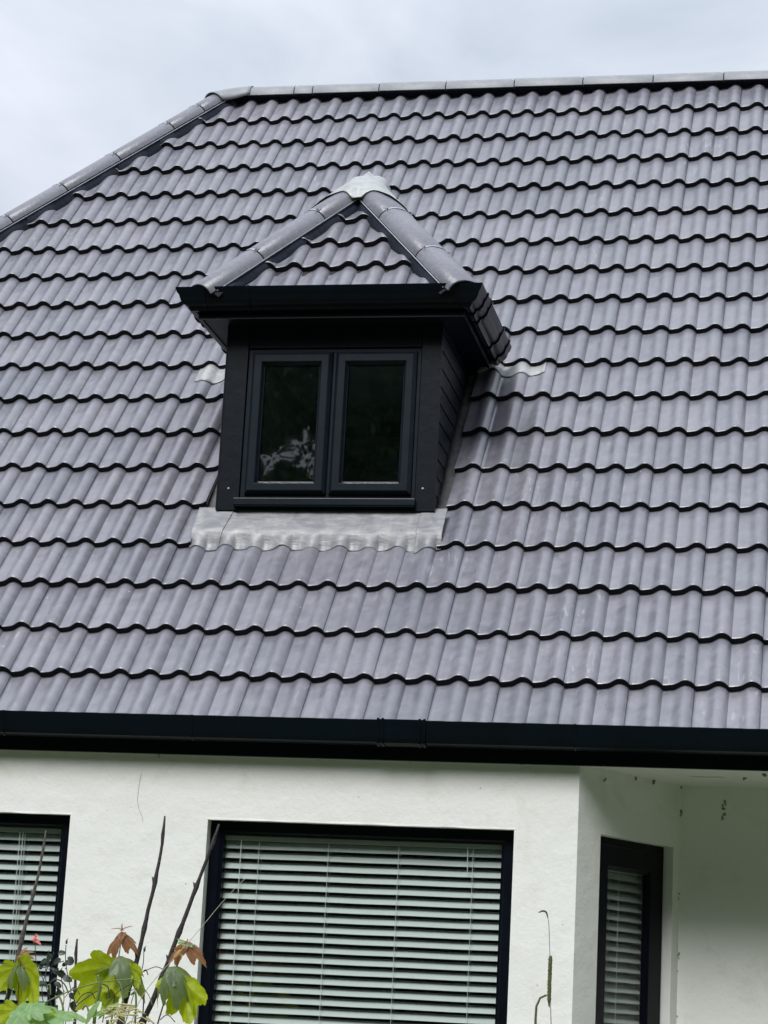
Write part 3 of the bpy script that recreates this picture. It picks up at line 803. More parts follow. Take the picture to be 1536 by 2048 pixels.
# sill, window
def pt_d(s, z, d=0): return (s, DY + d, z)
mb = MB(); picture_frame(mb, pt_d, wx0, wx1, wz0 - .018, wz1, [(0, .09), (0, .016), (.003, .013), (.027, .013), (.030, .018), (.030, .09)])
dwin = mb.build('dormer_window', M_FRAME, house); fixn(dwin)
mb = MB(); mb.box(1.079, 1.099, DY + .014, DY + .06, wz0 + .01, wz1 - .03); mb.build('mullion', M_FRAME, dwin, bevel=.002)
mb = MB(); mb.box(.597, 1.560, DY - .028, DY + .030, .979, 1.017); mb.build('sill', M_FRAME, dwin, bevel=.004)
mb = MB(); mb.box(.600, 1.557, DY - .024, DY + .02, .973, .979); mb.build('drip_edge', M_BLACK, dwin)
for s0, s1 in ((.646, 1.0815), (1.0965, 1.532)):
    mb = MB(); picture_frame(mb, pt_d, s0, s1, wz0 + .004, wz1 - .02, [(0, .03), (0, .008), (.003, .0), (.018, -.016), (.021, -.018), (.054, -.018), (.057, -.016), (.067, .002), (.071, .004), (.071, .04)])
    cs = mb.build('casement', M_FRAME, dwin); fixn(cs)
    mb = MB(); quad(mb, [pt_d(s0 + .071, wz0 + .075, .012), pt_d(s1 - .071, wz0 + .075, .012), pt_d(s1 - .071, wz1 - .091, .012), pt_d(s0 + .071, wz1 - .091, .012)])
    mb.build('glass_pane', M_GLASS, dwin)
# loft room seen through the glass
mb = MB(); a0, a1, y0, y1, z0, z1 = DL + .02, DR - .02, DY + .10, 3.2, .6, 2.0
for q in ([(a0, y1, z0), (a1, y1, z0), (a1, y1, z1), (a0, y1, z1)], [(a0, y0, z0), (a1, y0, z0), (a1, y1, z0), (a0, y1, z0)], [(a0, y0, z1), (a1, y0, z1), (a1, y1, z1), (a0, y1, z1)], [(a0, y0, z0), (a0, y1, z0), (a0, y1, z1), (a0, y0, z1)], [(a1, y0, z0), (a1, y1, z0), (a1, y1, z1), (a1, y0, z1)]): quad(mb, q)
mb.build('loft_lining', M_ROOMD, dormer)

# eaves of the dormer
fx0, fx1, fy = .388, 1.772, .652
yk = lambda z: z / math.tan(TH) - .03
mb = MB()
mb.box(fx0, fx1, fy, DY + .01, zt, zt + .012)
mb.prism([(fx0, DY + .01, zt), (DL + .01, DY + .01, zt), (DL + .01, yk(zt), zt), (fx0, yk(zt), zt)], (0, 0, .012))
mb.prism([(DR - .01, DY + .01, zt), (fx1, DY + .01, zt), (fx1, yk(zt), zt), (DR - .01, yk(zt), zt)], (0, 0, .012))
fixn(mb.build('dormer_soffit', M_CLAD, house))
mb = MB(); mb.box(fx0, fx1, fy - .016, fy, zt - .006, 2.11)
for x in (fx0 - .016, fx1):
    mb.prism([(x, fy - .016, zt - .006), (x, yk(zt), zt - .006), (x, yk(2.11), 2.11), (x, fy - .016, 2.11)], (.016, 0, 0))
fixn(mb.build('dormer_fascia', M_BLACKG, house, bevel=0))
mb = MB(); mb.box(fx0 - .018, fx1 + .018, fy - .020, fy - .0165, zt - .010, zt - .004); mb.build('fascia_edge', M_FRAME, dormer)
GD = [(0, 0), (0, -.098), (.012, -.108), (.034, -.110), (.042, -.100), (.046, -.088), (.066, -.080), (.080, -.064), (.086, -.046), (.088, -.038), (.098, -.026), (.104, -.010), (.106, 0), (.101, .001), (.097, -.010), (.080, -.040), (.060, -.075), (.012, -.10), (.005, -.09), (.005, 0)]
gz = 2.102
s2 = math.sqrt(.5)
gx0, gx1, gyy = fx0 - .0165, fx1 + .0165, fy - .0165
path = [((gx0, yk(2.05), gz), (-1, 0, 0)), ((gx0, gyy, gz), (-1, -1, 0)), ((gx1, gyy, gz), (1, -1, 0)), ((gx1, yk(2.05), gz), (1, 0, 0))]
mb = MB(); sweep(mb, path, GD, True)
dg = mb.build('dormer_gutter', M_BLACKG, house, smooth=True, sharp=30); fixn(dg)
def dband(p, sd, along, hw, ex):
    q = [(o + (ex if o > 0 else 0), z - (ex if z < -.03 else 0) + (ex if z > -.01 and o > .05 else 0)) for (o, z) in GD[:14]]
    mb = MB(); al = Vector(along)
    sweep(mb, [(Vector(p) - al * hw, sd), (Vector(p) + al * hw, sd)], q)
    for s in (-1, 1):
        k = len(mb.v); c = Vector(p) + al * hw * s
        mb.v += [tuple(c + Vector(sd) * o + Vector((0, 0, z))) for (o, z) in q] + [tuple(c + Vector(sd) * o + Vector((0, 0, z))) for (o, z) in GD[:14]]
        for i in range(len(q) - 1): mb.f.append((k + i, k + i + 1, k + len(q) + i + 1, k + len(q) + i))
    return mb
for x in (.42, .66, 1.76): dband((x, gyy, gz), (0, -1, 0), (1, 0, 0), .007, .003).build('gutter_bracket', M_BLACKG, dg)
for y in (.72, .86, 1.30, 1.52):
    dband((gx1, y, gz), (1, 0, 0), (0, 1, 0), .012, .006).build('gutter_bracket', M_BLACKG, dg)
for y in (.86, 1.42): dband((gx0, y, gz), (-1, 0, 0), (0, 1, 0), .012, .006).build('gutter_bracket', M_BLACKG, dg)

# dormer roof: front slope tiled, side slopes tiled as well
p = math.radians(51.8)
D0 = Vector((0, .575, 2.117))
du, dv, dn = Vector((1, 0, 0)), Vector((0, math.cos(p), math.sin(p))), Vector((0, -math.sin(p), math.cos(p)))
apex = Vector((1.092, 1.25, 2.117 + (1.25 - .575) * math.tan(p)))
cx0, cx1 = .372, 1.812
g_ = .237; tw = .295
mb = MB()
# solid core of the little roof
ry = apex.z / math.tan(TH) + .05
cc = [(cx0 + .05, .60, 2.06), (cx1 - .05, .60, 2.06), (apex.x, apex.y + .03, apex.z - .10), (apex.x, ry + .1, apex.z - .10), (cx0 + .05, 1.75, 2.06), (cx1 - .05, 1.75, 2.06)]
mb.v += cc; mb.f += [(0, 1, 2), (0, 2, 3, 4), (1, 5, 3, 2)]
droof = mb.build('dormer_roof', M_DECK, house)
def slope_tiles(origin, eu, ev, left_u, right_u, vmax, ks, rows, toff):
    en = eu.cross(ev).normalized()
    for r in range(rows):
        v0 = r * g_ - (.012 if r == 0 else 0)
        for k in ks:
            u0 = toff + tw * k
            lu0, ru0 = left_u(v0), right_u(v0)
            if u0 + tw < lu0 + .01 or u0 > ru0 - .01: continue
            bm = tile_bm(L=.29, W=tw, wob=.0010, seed=(r * 5 + k * 3) % 7)
            for fn, sg in ((left_u, -1), (right_u, 1)):
                a, b = fn(v0), fn(v0 + .29)
                cut_bm(bm, Vector((a - u0, 0, 0)), Vector((sg, -sg * (b - a) / .29, 0)).normalized())
            if v0 + .29 > vmax: cut_bm(bm, Vector((0, vmax - v0, 0)), Vector((0, 1, 0)))
            if len(bm.faces) < 8: bm.free(); continue
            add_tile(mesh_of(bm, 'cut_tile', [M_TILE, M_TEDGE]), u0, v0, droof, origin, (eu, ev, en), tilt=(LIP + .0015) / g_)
vmax = (apex - D0).dot(dv) - .0
lu = lambda v: cx0 + (apex.x - cx0) * (v / vmax) + .05
ru = lambda v: cx1 + (apex.x - cx1) * (v / vmax) - .05
slope_tiles(D0, du, dv, lu, ru, vmax, range(-4, 5), 5, 1.141 + .0393)
# side slopes
for sg in (1, -1):
    Xe = cx1 if sg > 0 else cx0
    run = abs(Xe - apex.x); rise = apex.z - D0.z; sl = math.hypot(run, rise)
    ev2 = Vector((-sg * run / sl, 0, rise / sl))
    eu2 = Vector((0, sg, 0))                    # eaves direction so that eu x ev points outwards
    org = Vector((Xe, 0, D0.z))
    def f_front(v, sl=sl): return .575 + (apex.y - .575) * v / sl
    def f_back(v, sl=sl, rise=rise): return (D0.z + rise * v / sl) / math.tan(TH) + .02
    if sg > 0: slope_tiles(org, eu2, ev2, lambda v: f_front(v) + .01, lambda v: f_back(v), sl, range(-2, 12), 5, .1)
    else: slope_tiles(org, eu2, ev2, lambda v: -f_back(v), lambda v: -f_front(v) - .01, sl, range(-12, 3), 5, .1)
# dormer hips
def dsurf(u, v):
    k = max(0, int(v / g_)); return prof(((u - (1.141 + .0393)) % tw) * .3 / tw) - AMP - (v - k * g_) * (LIP + .0015) / g_
DHW, DHH = .108, .080
for sg, cx in ((-1, cx0), (1, cx1)):
    b0 = Vector((cx, .575, D0.z)); top = apex.copy()
    run = abs(cx - apex.x); nS = Vector((sg * (apex.z - D0.z), 0, run)).normalized()
    up = (dn + nS).normalized(); d = (top - b0).normalized(); Lh = (top - b0).length
    b0 = b0 - up * .060 - d * .015
    segs = [0, .305, .668, .95]
    for i in range(len(segs) - 1):
        p0, p1 = b0 + d * (segs[i] * Lh), b0 + d * (segs[i + 1] * Lh - .008)
        cap_obj('hip_tile', cap_mesh((p1 - p0).length, DHW, DHH, lift=.0), M_HIP, droof, frame_between(p0, p1, up))
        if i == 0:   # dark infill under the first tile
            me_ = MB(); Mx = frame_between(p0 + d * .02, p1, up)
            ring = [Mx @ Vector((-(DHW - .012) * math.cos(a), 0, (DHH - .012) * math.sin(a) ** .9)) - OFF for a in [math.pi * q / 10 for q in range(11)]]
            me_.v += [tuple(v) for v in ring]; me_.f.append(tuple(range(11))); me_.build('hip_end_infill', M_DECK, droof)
        else:
            cap_obj('hip_clip', clip_mesh(DHW, DHH), M_STEEL, droof, frame_between(p0, p1, up))
    sl = b0 + d * .03 - up * .006; cap_obj('hip_sleeve', cap_mesh(Lh * .9, DHW - .014, DHH - .004), M_FOIL, droof, frame_between(sl, sl + d, up))
    # roll and trim on the front slope
    P = [[], [], []]
    cdir = Vector((apex.x - cx, vmax)).normalized(); acr = Vector((-cdir.y * sg, cdir.x * sg)) if sg > 0 else Vector((cdir.y, -cdir.x))
    for i in range(70):
        s = i / 69 * (Vector((apex.x - cx, vmax)).length - .05)
        bs = Vector((cx, 0)) + cdir * s
        for row, (off_, nn) in zip(P, ((DHW * 1.19 - .03, -.002), (DHW * 1.19 + .002, .001), (DHW * 1.19 + .030, None))):
            q = bs + acr * off_
            n_ = dsurf(q.x, q.y) + .003 if nn is None else nn
            row.append(tuple(D0 + du * q.x + dv * q.y + dn * n_))
    mb = MB(); mb.grid(P); mb.build('hip_roll', M_FOIL, droof, smooth=True)
    q0 = Vector((cx, 0)) + cdir * .02 + acr * (DHW * 1.19 + .002); q1 = Vector((cx, 0)) + cdir * (Vector((apex.x - cx, vmax)).length - .12) + acr * (DHW * 1.19 + .002)
    mb = MB(); mb.tube([D0 + du * q0.x + dv * q0.y + dn * .009, D0 + du * q1.x + dv * q1.y + dn * .009], .0032, 6); mb.build('hip_trim', M_TRIM, droof)
# ridge tiles of the dormer, running back to the main roof
yy = apex.y + .05
while yy < 2.35:
    p0, p1 = Vector((apex.x, yy, apex.z - .068)), Vector((apex.x, min(yy + .45, 2.42), apex.z - .068))
    cap_obj('ridge_tile', cap_mesh((p1 - p0).length, .11, .085), M_HIP, droof, frame_between(p0, p1, Vector((0, 0, 1)))); yy += .455
# lead saddle dressed over the apex
mb = MB(); P = []
apx = Vector((apex.x, apex.y, apex.z))
tp, ts = math.tan(p), (apex.z - D0.z) / abs(cx1 - apex.x)
def capz(x, y):
    zf = apx.z + (y - apx.y) * tp; zs = apx.z - abs(x - apx.x) * ts
    z = min(zf, zs)
    k = .17
    h_ = max(k - abs(zf - zs), 0) / k
    z = z - .030 * math.exp(-(((x - apx.x) / .075) ** 2 + ((y - apx.y) / .075) ** 2))
    # rounded over the hip and ridge tiles
    dh = abs(zf - zs) / 2.2
    dh = abs(zf - zs) / 1.68
    def over(e, slope, hw, hh, lo):
        if e < hw: return max(0, hh * math.sqrt(1 - (e / hw) ** 2) - lo + slope * e) / .77 + .004
        return max(0, slope * hw - lo) / .77 * max(0, 1 - (e - hw) / .05)
    bulge = over(dh * .9, .65, DHW + .006, DHH + .004, .060) if y < apx.y + .08 else 0
    if y < apx.y + .02: bulge = max(bulge, .044 * sstep(-.02, .03, zs - zf))
    bulge = max(bulge, over(abs(x - apx.x), 1.1, .12, .09, .07) * sstep(-.06, .06, y - apx.y))
    ap = .008 * math.exp(-(((x - apx.x) / .10) ** 2 + ((y - apx.y) / .10) ** 2))
    return z + bulge + ap + .010
NR, NA = 22, 96
for i in range(NR + 1):
    row = []
    for j in range(NA):
        a = 2 * math.pi * j / NA; ca, sa = math.cos(a), math.sin(a)
        rad_ = .235 if sa > 0 else 1 / math.sqrt((ca / .245) ** 2 + (sa / .10) ** 2)
        if sa < 0: rad_ = min((.178 + .026 * math.exp(-(ca / .45) ** 2)) / max(.01, -sa), .315)
        else: rad_ = .315 - .13 * sa
        rad_ *= 1 + .03 * noise.noise(Vector((ca * 3, sa * 3, 4)))
        t = i / NR
        x, y = apx.x + ca * rad_ * t, apx.y + .012 + sa * rad_ * t
        row.append((x, y, capz(x, y) + .003 * noise.noise(Vector((x * 16, y * 16, 2)))))
    P.append(row)
mb.grid(P, True); capo = mb.build('lead_cap', M_LEADC, droof, smooth=True); fixn(capo)
sm = capo.modifiers.new('thick', 'SOLIDIFY'); sm.thickness = .003
for sx in (-.215, .215):
    x, y = apx.x + sx, apx.y - .15
    mb = MB(); mb.ball((x, y, capz(x, y) + .002), .006, 1, .6); mb.build('nail_head', M_DBUD, droof, smooth=True)

# ------------------------------------------------------------------ lead flashings round the dormer
def lead(name, uf, vf, nfun, nu, nv, wig=.002, seed=0, mat=None):
    mb = MB(); P = []
    for j in range(nv + 1):
        row = []
        for i in range(nu + 1):
            s, t = i / nu, j / nv
            v_ = vf(s, t); u_ = uf(s, t)
            row.append(tuple(roofp(u_, v_, nfun(u_, v_, t) + wig * noise.noise(Vector((u_ * 14, v_ * 30, seed))))))
        P.append(row)
    mb.grid(P); o = mb.build(name, mat or M_LEAD, roof, smooth=True)
    bm = bmesh.new(); bm.from_mesh(o.data); bm.normal_update()
    if sum(f.normal.dot(EN) for f in bm.faces) < 0: bmesh.ops.reverse_faces(bm, faces=bm.faces)
    bm.to_mesh(o.data); bm.free()
    sm = o.modifiers.new('thick', 'SOLIDIFY'); sm.thickness = .0025; sm.offset = -1
    return o
def n_apron(extra):
    def f(u, v, t):
        w = prof_u(u) - AMP - LIP + .003 + extra            # lying on the heads of course 16
        k = sstep(.972, 1.085, v)
        return w * (1 - k) + (-.010 + extra) * k
    return f
lead('lead_flashing', lambda s, t: .545 + s * 1.055, lambda s, t: .972 + .006 * math.sin(s * 23) + t * .29, n_apron(0), 150, 26, .0022, 1)
lead('lead_flashing', lambda s, t: .405 + s * (.150 + .045 * t), lambda s, t: .968 + t * .29 - .01 * s * (1 - t), n_apron(.004), 30, 24, .003, 2)
lead('lead_flashing', lambda s, t: 1.585 + s * .135, lambda s, t: .950 + .035 * s + t * (.31 - .035 * s), n_apron(.004), 30, 24, .003, 3)
for (a, b, sd) in ((.385, .520, 5), (1.640, 1.765, 6)):
    lead('lead_soaker', lambda s, t, a=a, b=b: a + s * (b - a), lambda s, t: 1.20 + t * 1.35, lambda u, v, t, a=a: -.066, 4, 40, .002, sd, M_LEADD)
lead('valley_end', lambda s, t: .085 + s * .36, lambda s, t: (2.475 - .035 * math.sin(s * 7.2) - .01 * s) * (1 - t) + 2.66 * t, lambda u, v, t: surf(u, min(v, 2.61)) + .006, 34, 10, .003, 8, M_LEADC)
lead('valley_end', lambda s, t: 1.70 + s * .385, lambda s, t: (2.56 - .05 * sstep(.1, .5, s) + .012 * math.sin(s * 9)) * (1 - t) + 2.66 * t, lambda u, v, t: surf(u, min(v, 2.61)) + .006, 34, 10, .003, 9, M_LEADC)

# ------------------------------------------------------------------ plants in front of the wall
def wig(pts, n, amp, seed, kink=True):
    """resample a polyline with small irregular bends"""
    r = random.Random(seed); pts = [Vector(p) for p in pts]; out_ = []
    seg = [(pts[i + 1] - pts[i]).length for i in range(len(pts) - 1)]; tot = sum(seg)
    for i in range(n + 1):
        d_ = tot * i / n; k = 0
        while k < len(seg) - 1 and d_ > seg[k]: d_ -= seg[k]; k += 1
        p_ = pts[k].lerp(pts[k + 1], min(1, d_ / max(seg[k], 1e-6)))
        out_.append(p_ + Vector((r.uniform(-1, 1), r.uniform(-1, 1), 0)) * amp)
    return out_
def smooth_path(pts, n=24):
    pts = [Vector(p) for p in pts]; q = [pts[0]] + pts + [pts[-1]]; o = []
    m = len(pts) - 1
    for i in range(m):
        for k in range(max(2, n // m)):
            t = k / max(2, n // m); a, b, c, d = q[i], q[i + 1], q[i + 2], q[i + 3]
            o.append(.5 * ((2 * b) + (c - a) * t + (2 * a - 5 * b + 4 * c - d) * t * t + (3 * b - a - 3 * c + d) * t ** 3))
    o.append(pts[-1]); return o
def to_ground(pts): 
    p = Vector(pts[-1]); q = Vector(pts[-2]); d = (p - q).normalized()
    return [Vector(x) for x in pts] + [Vector((p.x + d.x * .25, p.y, (p.z - ZO) / 2)), Vector((p.x + d.x * .3, p.y, -ZO))]
def woody(name, pts, r_top, r_bot, label, cat, mat, seed, group=None):
    base = to_ground(pts); t = empty(name, tuple(base[-1] + OFF), label, cat, group)
    r = random.Random(seed)
    path = wig(base, 60, .0012, seed)
    tot = len(path); rad = []
    for i in range(tot):
        f = i / (tot - 1); rr_ = r_top + (r_bot - r_top) * min(1, f * 2.2) ** .8
        if i % 5 == 2 and i < 45: rr_ *= 1.38
        rad.append(rr_ * r.uniform(.95, 1.05))
    rad[0] *= .75
    mb = MB(); mb.tube(path, rad, 9); mb.build('stem', mat, t, smooth=True)
    for i in range(3, 34, 4):
        sd = -1 if (i // 4) % 2 else 1
        p_ = path[i]; tip = p_ + Vector((sd * rad[i] * 1.35, -rad[i] * .3, rad[i] * 1.9))
        mb = MB(); mb.tube([p_ + Vector((sd * rad[i] * .4, 0, -.004)), p_.lerp(tip, .6), tip], [rad[i] * .75, rad[i] * .55, rad[i] * .12], 6); mb.build('bud', mat, t, smooth=True)
    return t
SG = 'bare woody stems standing in front of the wall'
woody('woody_stem', [(0.339, -0.950, -0.873), (0.335, -0.950, -0.937), (0.326, -0.950, -1.033), (0.305, -0.950, -1.151), (0.281, -0.950, -1.279), (0.261, -0.950, -1.406), (0.238, -0.950, -1.543), (0.212, -0.950, -1.696)], 0.0036, 0.0125, 'grey brown bare stem crossing the left hand blind', 'woody stem', M_BARK, 3, SG)
woody('woody_stem', [(0.837, -0.850, -0.786), (0.835, -0.850, -0.857), (0.828, -0.850, -0.964), (0.814, -0.850, -1.071), (0.790, -0.850, -1.200), (0.766, -0.850, -1.369), (0.733, -0.850, -1.517), (0.705, -0.850, -1.670)], 0.0052, 0.0125, 'dark bare stem in front of the plain wall between the two big windows', 'woody stem', M_BARKD, 4, SG)
woody('woody_stem', [(1.066, -0.800, -0.808), (1.042, -0.800, -0.899), (1.007, -0.800, -1.007), (0.971, -0.800, -1.126), (0.929, -0.800, -1.254), (0.875, -0.800, -1.425), (0.828, -0.800, -1.563), (0.787, -0.800, -1.665)], 0.0052, 0.0135, 'leaning bare stem whose tip reaches the top left corner of the middle window', 'woody stem', M_BARKD, 5, SG)
woody('woody_stem', [(0.484, -0.850, -1.324), (0.485, -0.850, -1.381), (0.490, -0.850, -1.476), (0.497, -0.850, -1.580), (0.504, -0.850, -1.680)], 0.0052, 0.007, 'short upright bare stem right beside the left window frame', 'woody stem', M_BARKD, 6, SG)

def lobed(size, mat, base, tip, nrm, parent, name='leaf', droop=.35, lobes=5, seed=0, fold=.12, narrow=1.0):
    """palmate toothed leaf: base (petiole end), tip direction, upper-side normal"""
    r = random.Random(seed); y = Vector(tip).normalized(); z = Vector(nrm); z = (z - y * z.dot(y)).normalized(); x = y.cross(z)
    angs = [0, 42, -42, 88, -88][:lobes]; lens = [1, .84, .84, .52, .52][:lobes]
    NA_ = 150; ring = []
    for i in range(NA_):
        a = -180 + 360 * i / NA_
        v_ = .2
        for la, ll in zip(angs, lens):
            dlt = abs((a - la + 180) % 360 - 180)
            v_ = max(v_, ll * max(0, 1 - (dlt / 44.0) ** 1.25) ** .7 if dlt < 44 else 0, .74 * ll * max(0, 1 - dlt / 110))
        tooth = .085 * (1 - (i % 5) / 5) if abs(a) < 130 else 0
        ring.append((math.radians(a), v_ * (1 + tooth - .03) * (1 + r.uniform(-.02, .02))))
    mb = MB(); NRr = 14; P = []; vat = []
    for j in range(NRr + 1):
        row = []
        for (a, R_) in ring:
            rr_ = size * R_ * j / NRr
            px_, py_ = rr_ * math.sin(a) * narrow, rr_ * math.cos(a)
            # depressed veins along the lobes, blades droop and fold
            vein = min(abs(math.sin(a - math.radians(la))) for la in angs) * rr_
            vat.append(max(0, 1 - vein / .0016) if rr_ > 0 else 0)
            h_ = -droop * (rr_ ** 2) / size + fold * min(vein, .03) * 2.2 + .03 * size * noise.noise(Vector((px_ * 30, py_ * 30, seed)))
            row.append(tuple(Vector(base) + x * px_ + y * py_ + z * h_))
        P.append(row)
    mb.grid(P, True)
    o = mb.build(name, mat, parent, smooth=True)
    va = o.data.attributes.new('vein', 'FLOAT', 'POINT'); va.data.foreach_set('value', vat)
    # make the mesh normals agree with the upper side
    nn = sum((f.normal.dot(z) * f.area for f in o.data.polygons))
    if nn < 0: o.data.flip_normals()
    return o
t_pts = to_ground([(0.290, -1.000, -1.403), (0.294, -1.000, -1.469), (0.294, -1.000, -1.562), (0.301, -1.000, -1.692)]); t = empty('maple_sapling', tuple(t_pts[-1] + OFF), 'maple sapling in front of the left window with two drooping green leaves', 'sapling', 'maple saplings in front of the house')
mb = MB(); q_ = wig(t_pts, 50, .0006, 3); mb.tube(q_, [0.002 + (0.006 - 0.002) * min(1, i / 25) for i in range(len(q_))], 7); mb.build('stem', M_STEMR, t, smooth=True)
mb = MB(); mb.tube(smooth_path([(0.291, -1.000, -1.490), (0.303, -1.000, -1.468), (0.315, -1.000, -1.458)], 10), 0.0017, 6); mb.build('leaf_stalk', M_STEMR, t, smooth=True)
mb = MB(); mb.tube(smooth_path([(0.291, -1.000, -1.490), (0.276, -1.000, -1.469), (0.262, -1.000, -1.460)], 10), 0.0017, 6); mb.build('leaf_stalk', M_STEMR, t, smooth=True)
lobed(0.205, M_LEAF, (0.305, -1.000, -1.448), (0.120, 0.000, -0.148), (.45, .78, .5), t, 'leaf', 0.4, 5, 1, 0.12, 1)
lobed(0.102, M_LEAF, (0.297, -1.000, -1.457), (0.107, 0.000, -0.045), (.35, -.55, .8), t, 'leaf', 0.8, 3, 12, 0.12, 1)
lobed(0.103, M_LEAF, (0.270, -1.000, -1.458), (-0.057, 0.000, -0.057), (-.3, -.5, .8), t, 'leaf', 0.6, 3, 2, 0.12, 1)
lobed(0.112, M_LEAF, (0.271, -1.000, -1.462), (-0.055, 0.000, -0.077), (-.2, .85, .4), t, 'leaf', 0.3, 5, 3, 0.12, 1)
lobed(0.051, M_BRONZE, (0.293, -1.000, -1.407), (0.044, 0.000, 0.006), (0, -.6, .7), t, 'young_leaf', 0.6, 3, 62, 0.12, 0.7)
lobed(0.049, M_BRONZE, (0.293, -1.000, -1.407), (0.033, 0.000, 0.026), (0, -.6, .7), t, 'young_leaf', 0.6, 3, 58, 0.12, 0.7)
lobed(0.035, M_BRONZE, (0.293, -1.000, -1.407), (-0.016, 0.000, -0.026), (0, -.6, .7), t, 'young_leaf', 0.6, 3, 34, 0.12, 0.7)
lobed(0.031, M_BRONZE, (0.293, -1.000, -1.407), (-0.026, 0.000, -0.005), (0, -.6, .7), t, 'young_leaf', 0.6, 3, 30, 0.12, 0.7)
lobed(0.038, M_BRONZE, (0.293, -1.000, -1.407), (0.010, 0.000, 0.032), (0, -.6, .7), t, 'young_leaf', 0.6, 3, 48, 0.12, 0.7)
t_pts = to_ground([(0.699, -0.900, -1.284), (0.697, -0.900, -1.343), (0.692, -0.900, -1.416), (0.693, -0.900, -1.489), (0.687, -0.900, -1.572), (0.682, -0.900, -1.672)]); t = empty('maple_sapling', tuple(t_pts[-1] + OFF), 'tallest maple sapling with bronze tip leaves against the plain white wall', 'sapling', 'maple saplings in front of the house')
mb = MB(); q_ = wig(t_pts, 50, .0006, 3); mb.tube(q_, [0.002 + (0.006 - 0.002) * min(1, i / 25) for i in range(len(q_))], 7); mb.build('stem', M_STEMR, t, smooth=True)
mb = MB(); mb.tube(smooth_path([(0.695, -0.900, -1.506), (0.678, -0.900, -1.463), (0.662, -0.900, -1.432)], 10), 0.0017, 6); mb.build('leaf_stalk', M_STEMR, t, smooth=True)
mb = MB(); mb.tube(smooth_path([(0.694, -0.900, -1.502), (0.697, -0.900, -1.453), (0.701, -0.900, -1.416)], 10), 0.0017, 6); mb.build('leaf_stalk', M_STEMR, t, smooth=True)
lobed(0.213, M_LEAF, (0.662, -0.900, -1.436), (-0.136, 0.000, -0.156), (-.35, .85, .35), t, 'leaf', 0.22, 5, 4, 0.12, 1)
lobed(0.095, M_LEAF, (0.662, -0.900, -1.436), (-0.081, 0.000, 0.005), (-.3, -.4, .85), t, 'leaf', 0.3, 3, 14, 0.12, 0.6)
lobed(0.123, M_LEAF, (0.676, -0.900, -1.444), (0.050, 0.000, -0.122), (0, .9, .25), t, 'leaf', 0.2, 5, 5, 0.12, 1)
lobed(0.146, M_LEAF, (0.706, -0.920, -1.410), (0.132, 0.000, -0.052), (.25, -.62, .8), t, 'leaf', 0.95, 5, 6, 0.12, 1)
lobed(0.096, M_LEAF, (0.754, -0.910, -1.435), (0.070, 0.000, -0.100), (.3, .8, .3), t, 'leaf', 0.3, 3, 16, 0.12, 1)
lobed(0.126, M_BRONZE, (0.698, -0.900, -1.305), (-0.090, 0.000, -0.067), (-.3, -.75, .6), t, 'young_leaf', 0.55, 3, 200, 0.12, 0.62)
lobed(0.053, M_BRONZE, (0.698, -0.900, -1.305), (-0.016, 0.000, -0.045), (.2, -.85, .3), t, 'young_leaf', 0.55, 3, 234, 0.12, 0.62)
lobed(0.096, M_BRONZE, (0.698, -0.900, -1.305), (0.076, 0.000, -0.039), (.3, -.7, .6), t, 'young_leaf', 0.55, 3, 276, 0.12, 0.62)
lobed(0.051, M_BRONZE, (0.698, -0.900, -1.305), (0.043, 0.000, -0.015), (0, -.5, .8), t, 'young_leaf', 0.55, 3, 262, 0.12, 0.62)
lobed(0.051, M_BRONZE, (0.698, -0.900, -1.280), (-0.050, 0.000, 0.011), (0, -.4, .9), t, 'young_leaf', 0.2, 1, 222, 0.12, 0.35)
lobed(0.049, M_BRONZE, (0.698, -0.900, -1.280), (0.043, 0.000, 0.025), (0, -.4, .9), t, 'young_leaf', 0.2, 1, 264, 0.12, 0.35)
lobed(0.029, M_BRONZE, (0.698, -0.900, -1.280), (-0.002, 0.000, 0.029), (0, -.4, .9), t, 'young_leaf', 0.2, 1, 244, 0.12, 0.35)
lobed(0.136, M_LEAF, (0.668, -0.860, -1.451), (-0.125, 0.000, -0.060), (-.1, .9, .3), t, 'leaf', 0.25, 5, 41, 0.12, 1)
lobed(0.082, M_LIME, (0.665, -0.850, -1.551), (-0.060, 0.000, -0.086), (-.2, .7, .6), t, 'leaf', 0.3, 3, 42, 0.12, 1)
t_pts = to_ground([(0.978, -0.850, -1.303), (0.960, -0.850, -1.361), (0.934, -0.850, -1.431), (0.918, -0.850, -1.477), (0.902, -0.850, -1.530), (0.870, -0.850, -1.662)]); t = empty('maple_sapling', tuple(t_pts[-1] + OFF), 'maple sapling whose green leaves overlap the left frame of the middle window', 'sapling', 'maple saplings in front of the house')
mb = MB(); q_ = wig(t_pts, 50, .0006, 3); mb.tube(q_, [0.002 + (0.006 - 0.002) * min(1, i / 25) for i in range(len(q_))], 7); mb.build('stem', M_STEMR, t, smooth=True)
mb = MB(); mb.tube(smooth_path([(0.922, -0.850, -1.467), (0.913, -0.850, -1.450), (0.905, -0.850, -1.447)], 10), 0.0017, 6); mb.build('leaf_stalk', M_STEMR, t, smooth=True)
mb = MB(); mb.tube(smooth_path([(0.922, -0.850, -1.467), (0.926, -0.850, -1.449), (0.931, -0.850, -1.443)], 10), 0.0017, 6); mb.build('leaf_stalk', M_STEMR, t, smooth=True)
lobed(0.132, M_LEAF, (0.918, -0.880, -1.445), (-0.105, 0.000, -0.063), (-.25, -.65, .75), t, 'leaf', 0.9, 5, 7, 0.12, 1)
lobed(0.152, M_LEAF, (0.931, -0.880, -1.440), (0.123, 0.000, -0.057), (.2, -.6, .8), t, 'leaf', 0.95, 3, 8, 0.12, 1)
lobed(0.176, M_LEAF, (0.970, -0.850, -1.487), (0.052, 0.000, -0.163), (.2, .9, .2), t, 'leaf', 0.15, 3, 9, 0.12, 1)
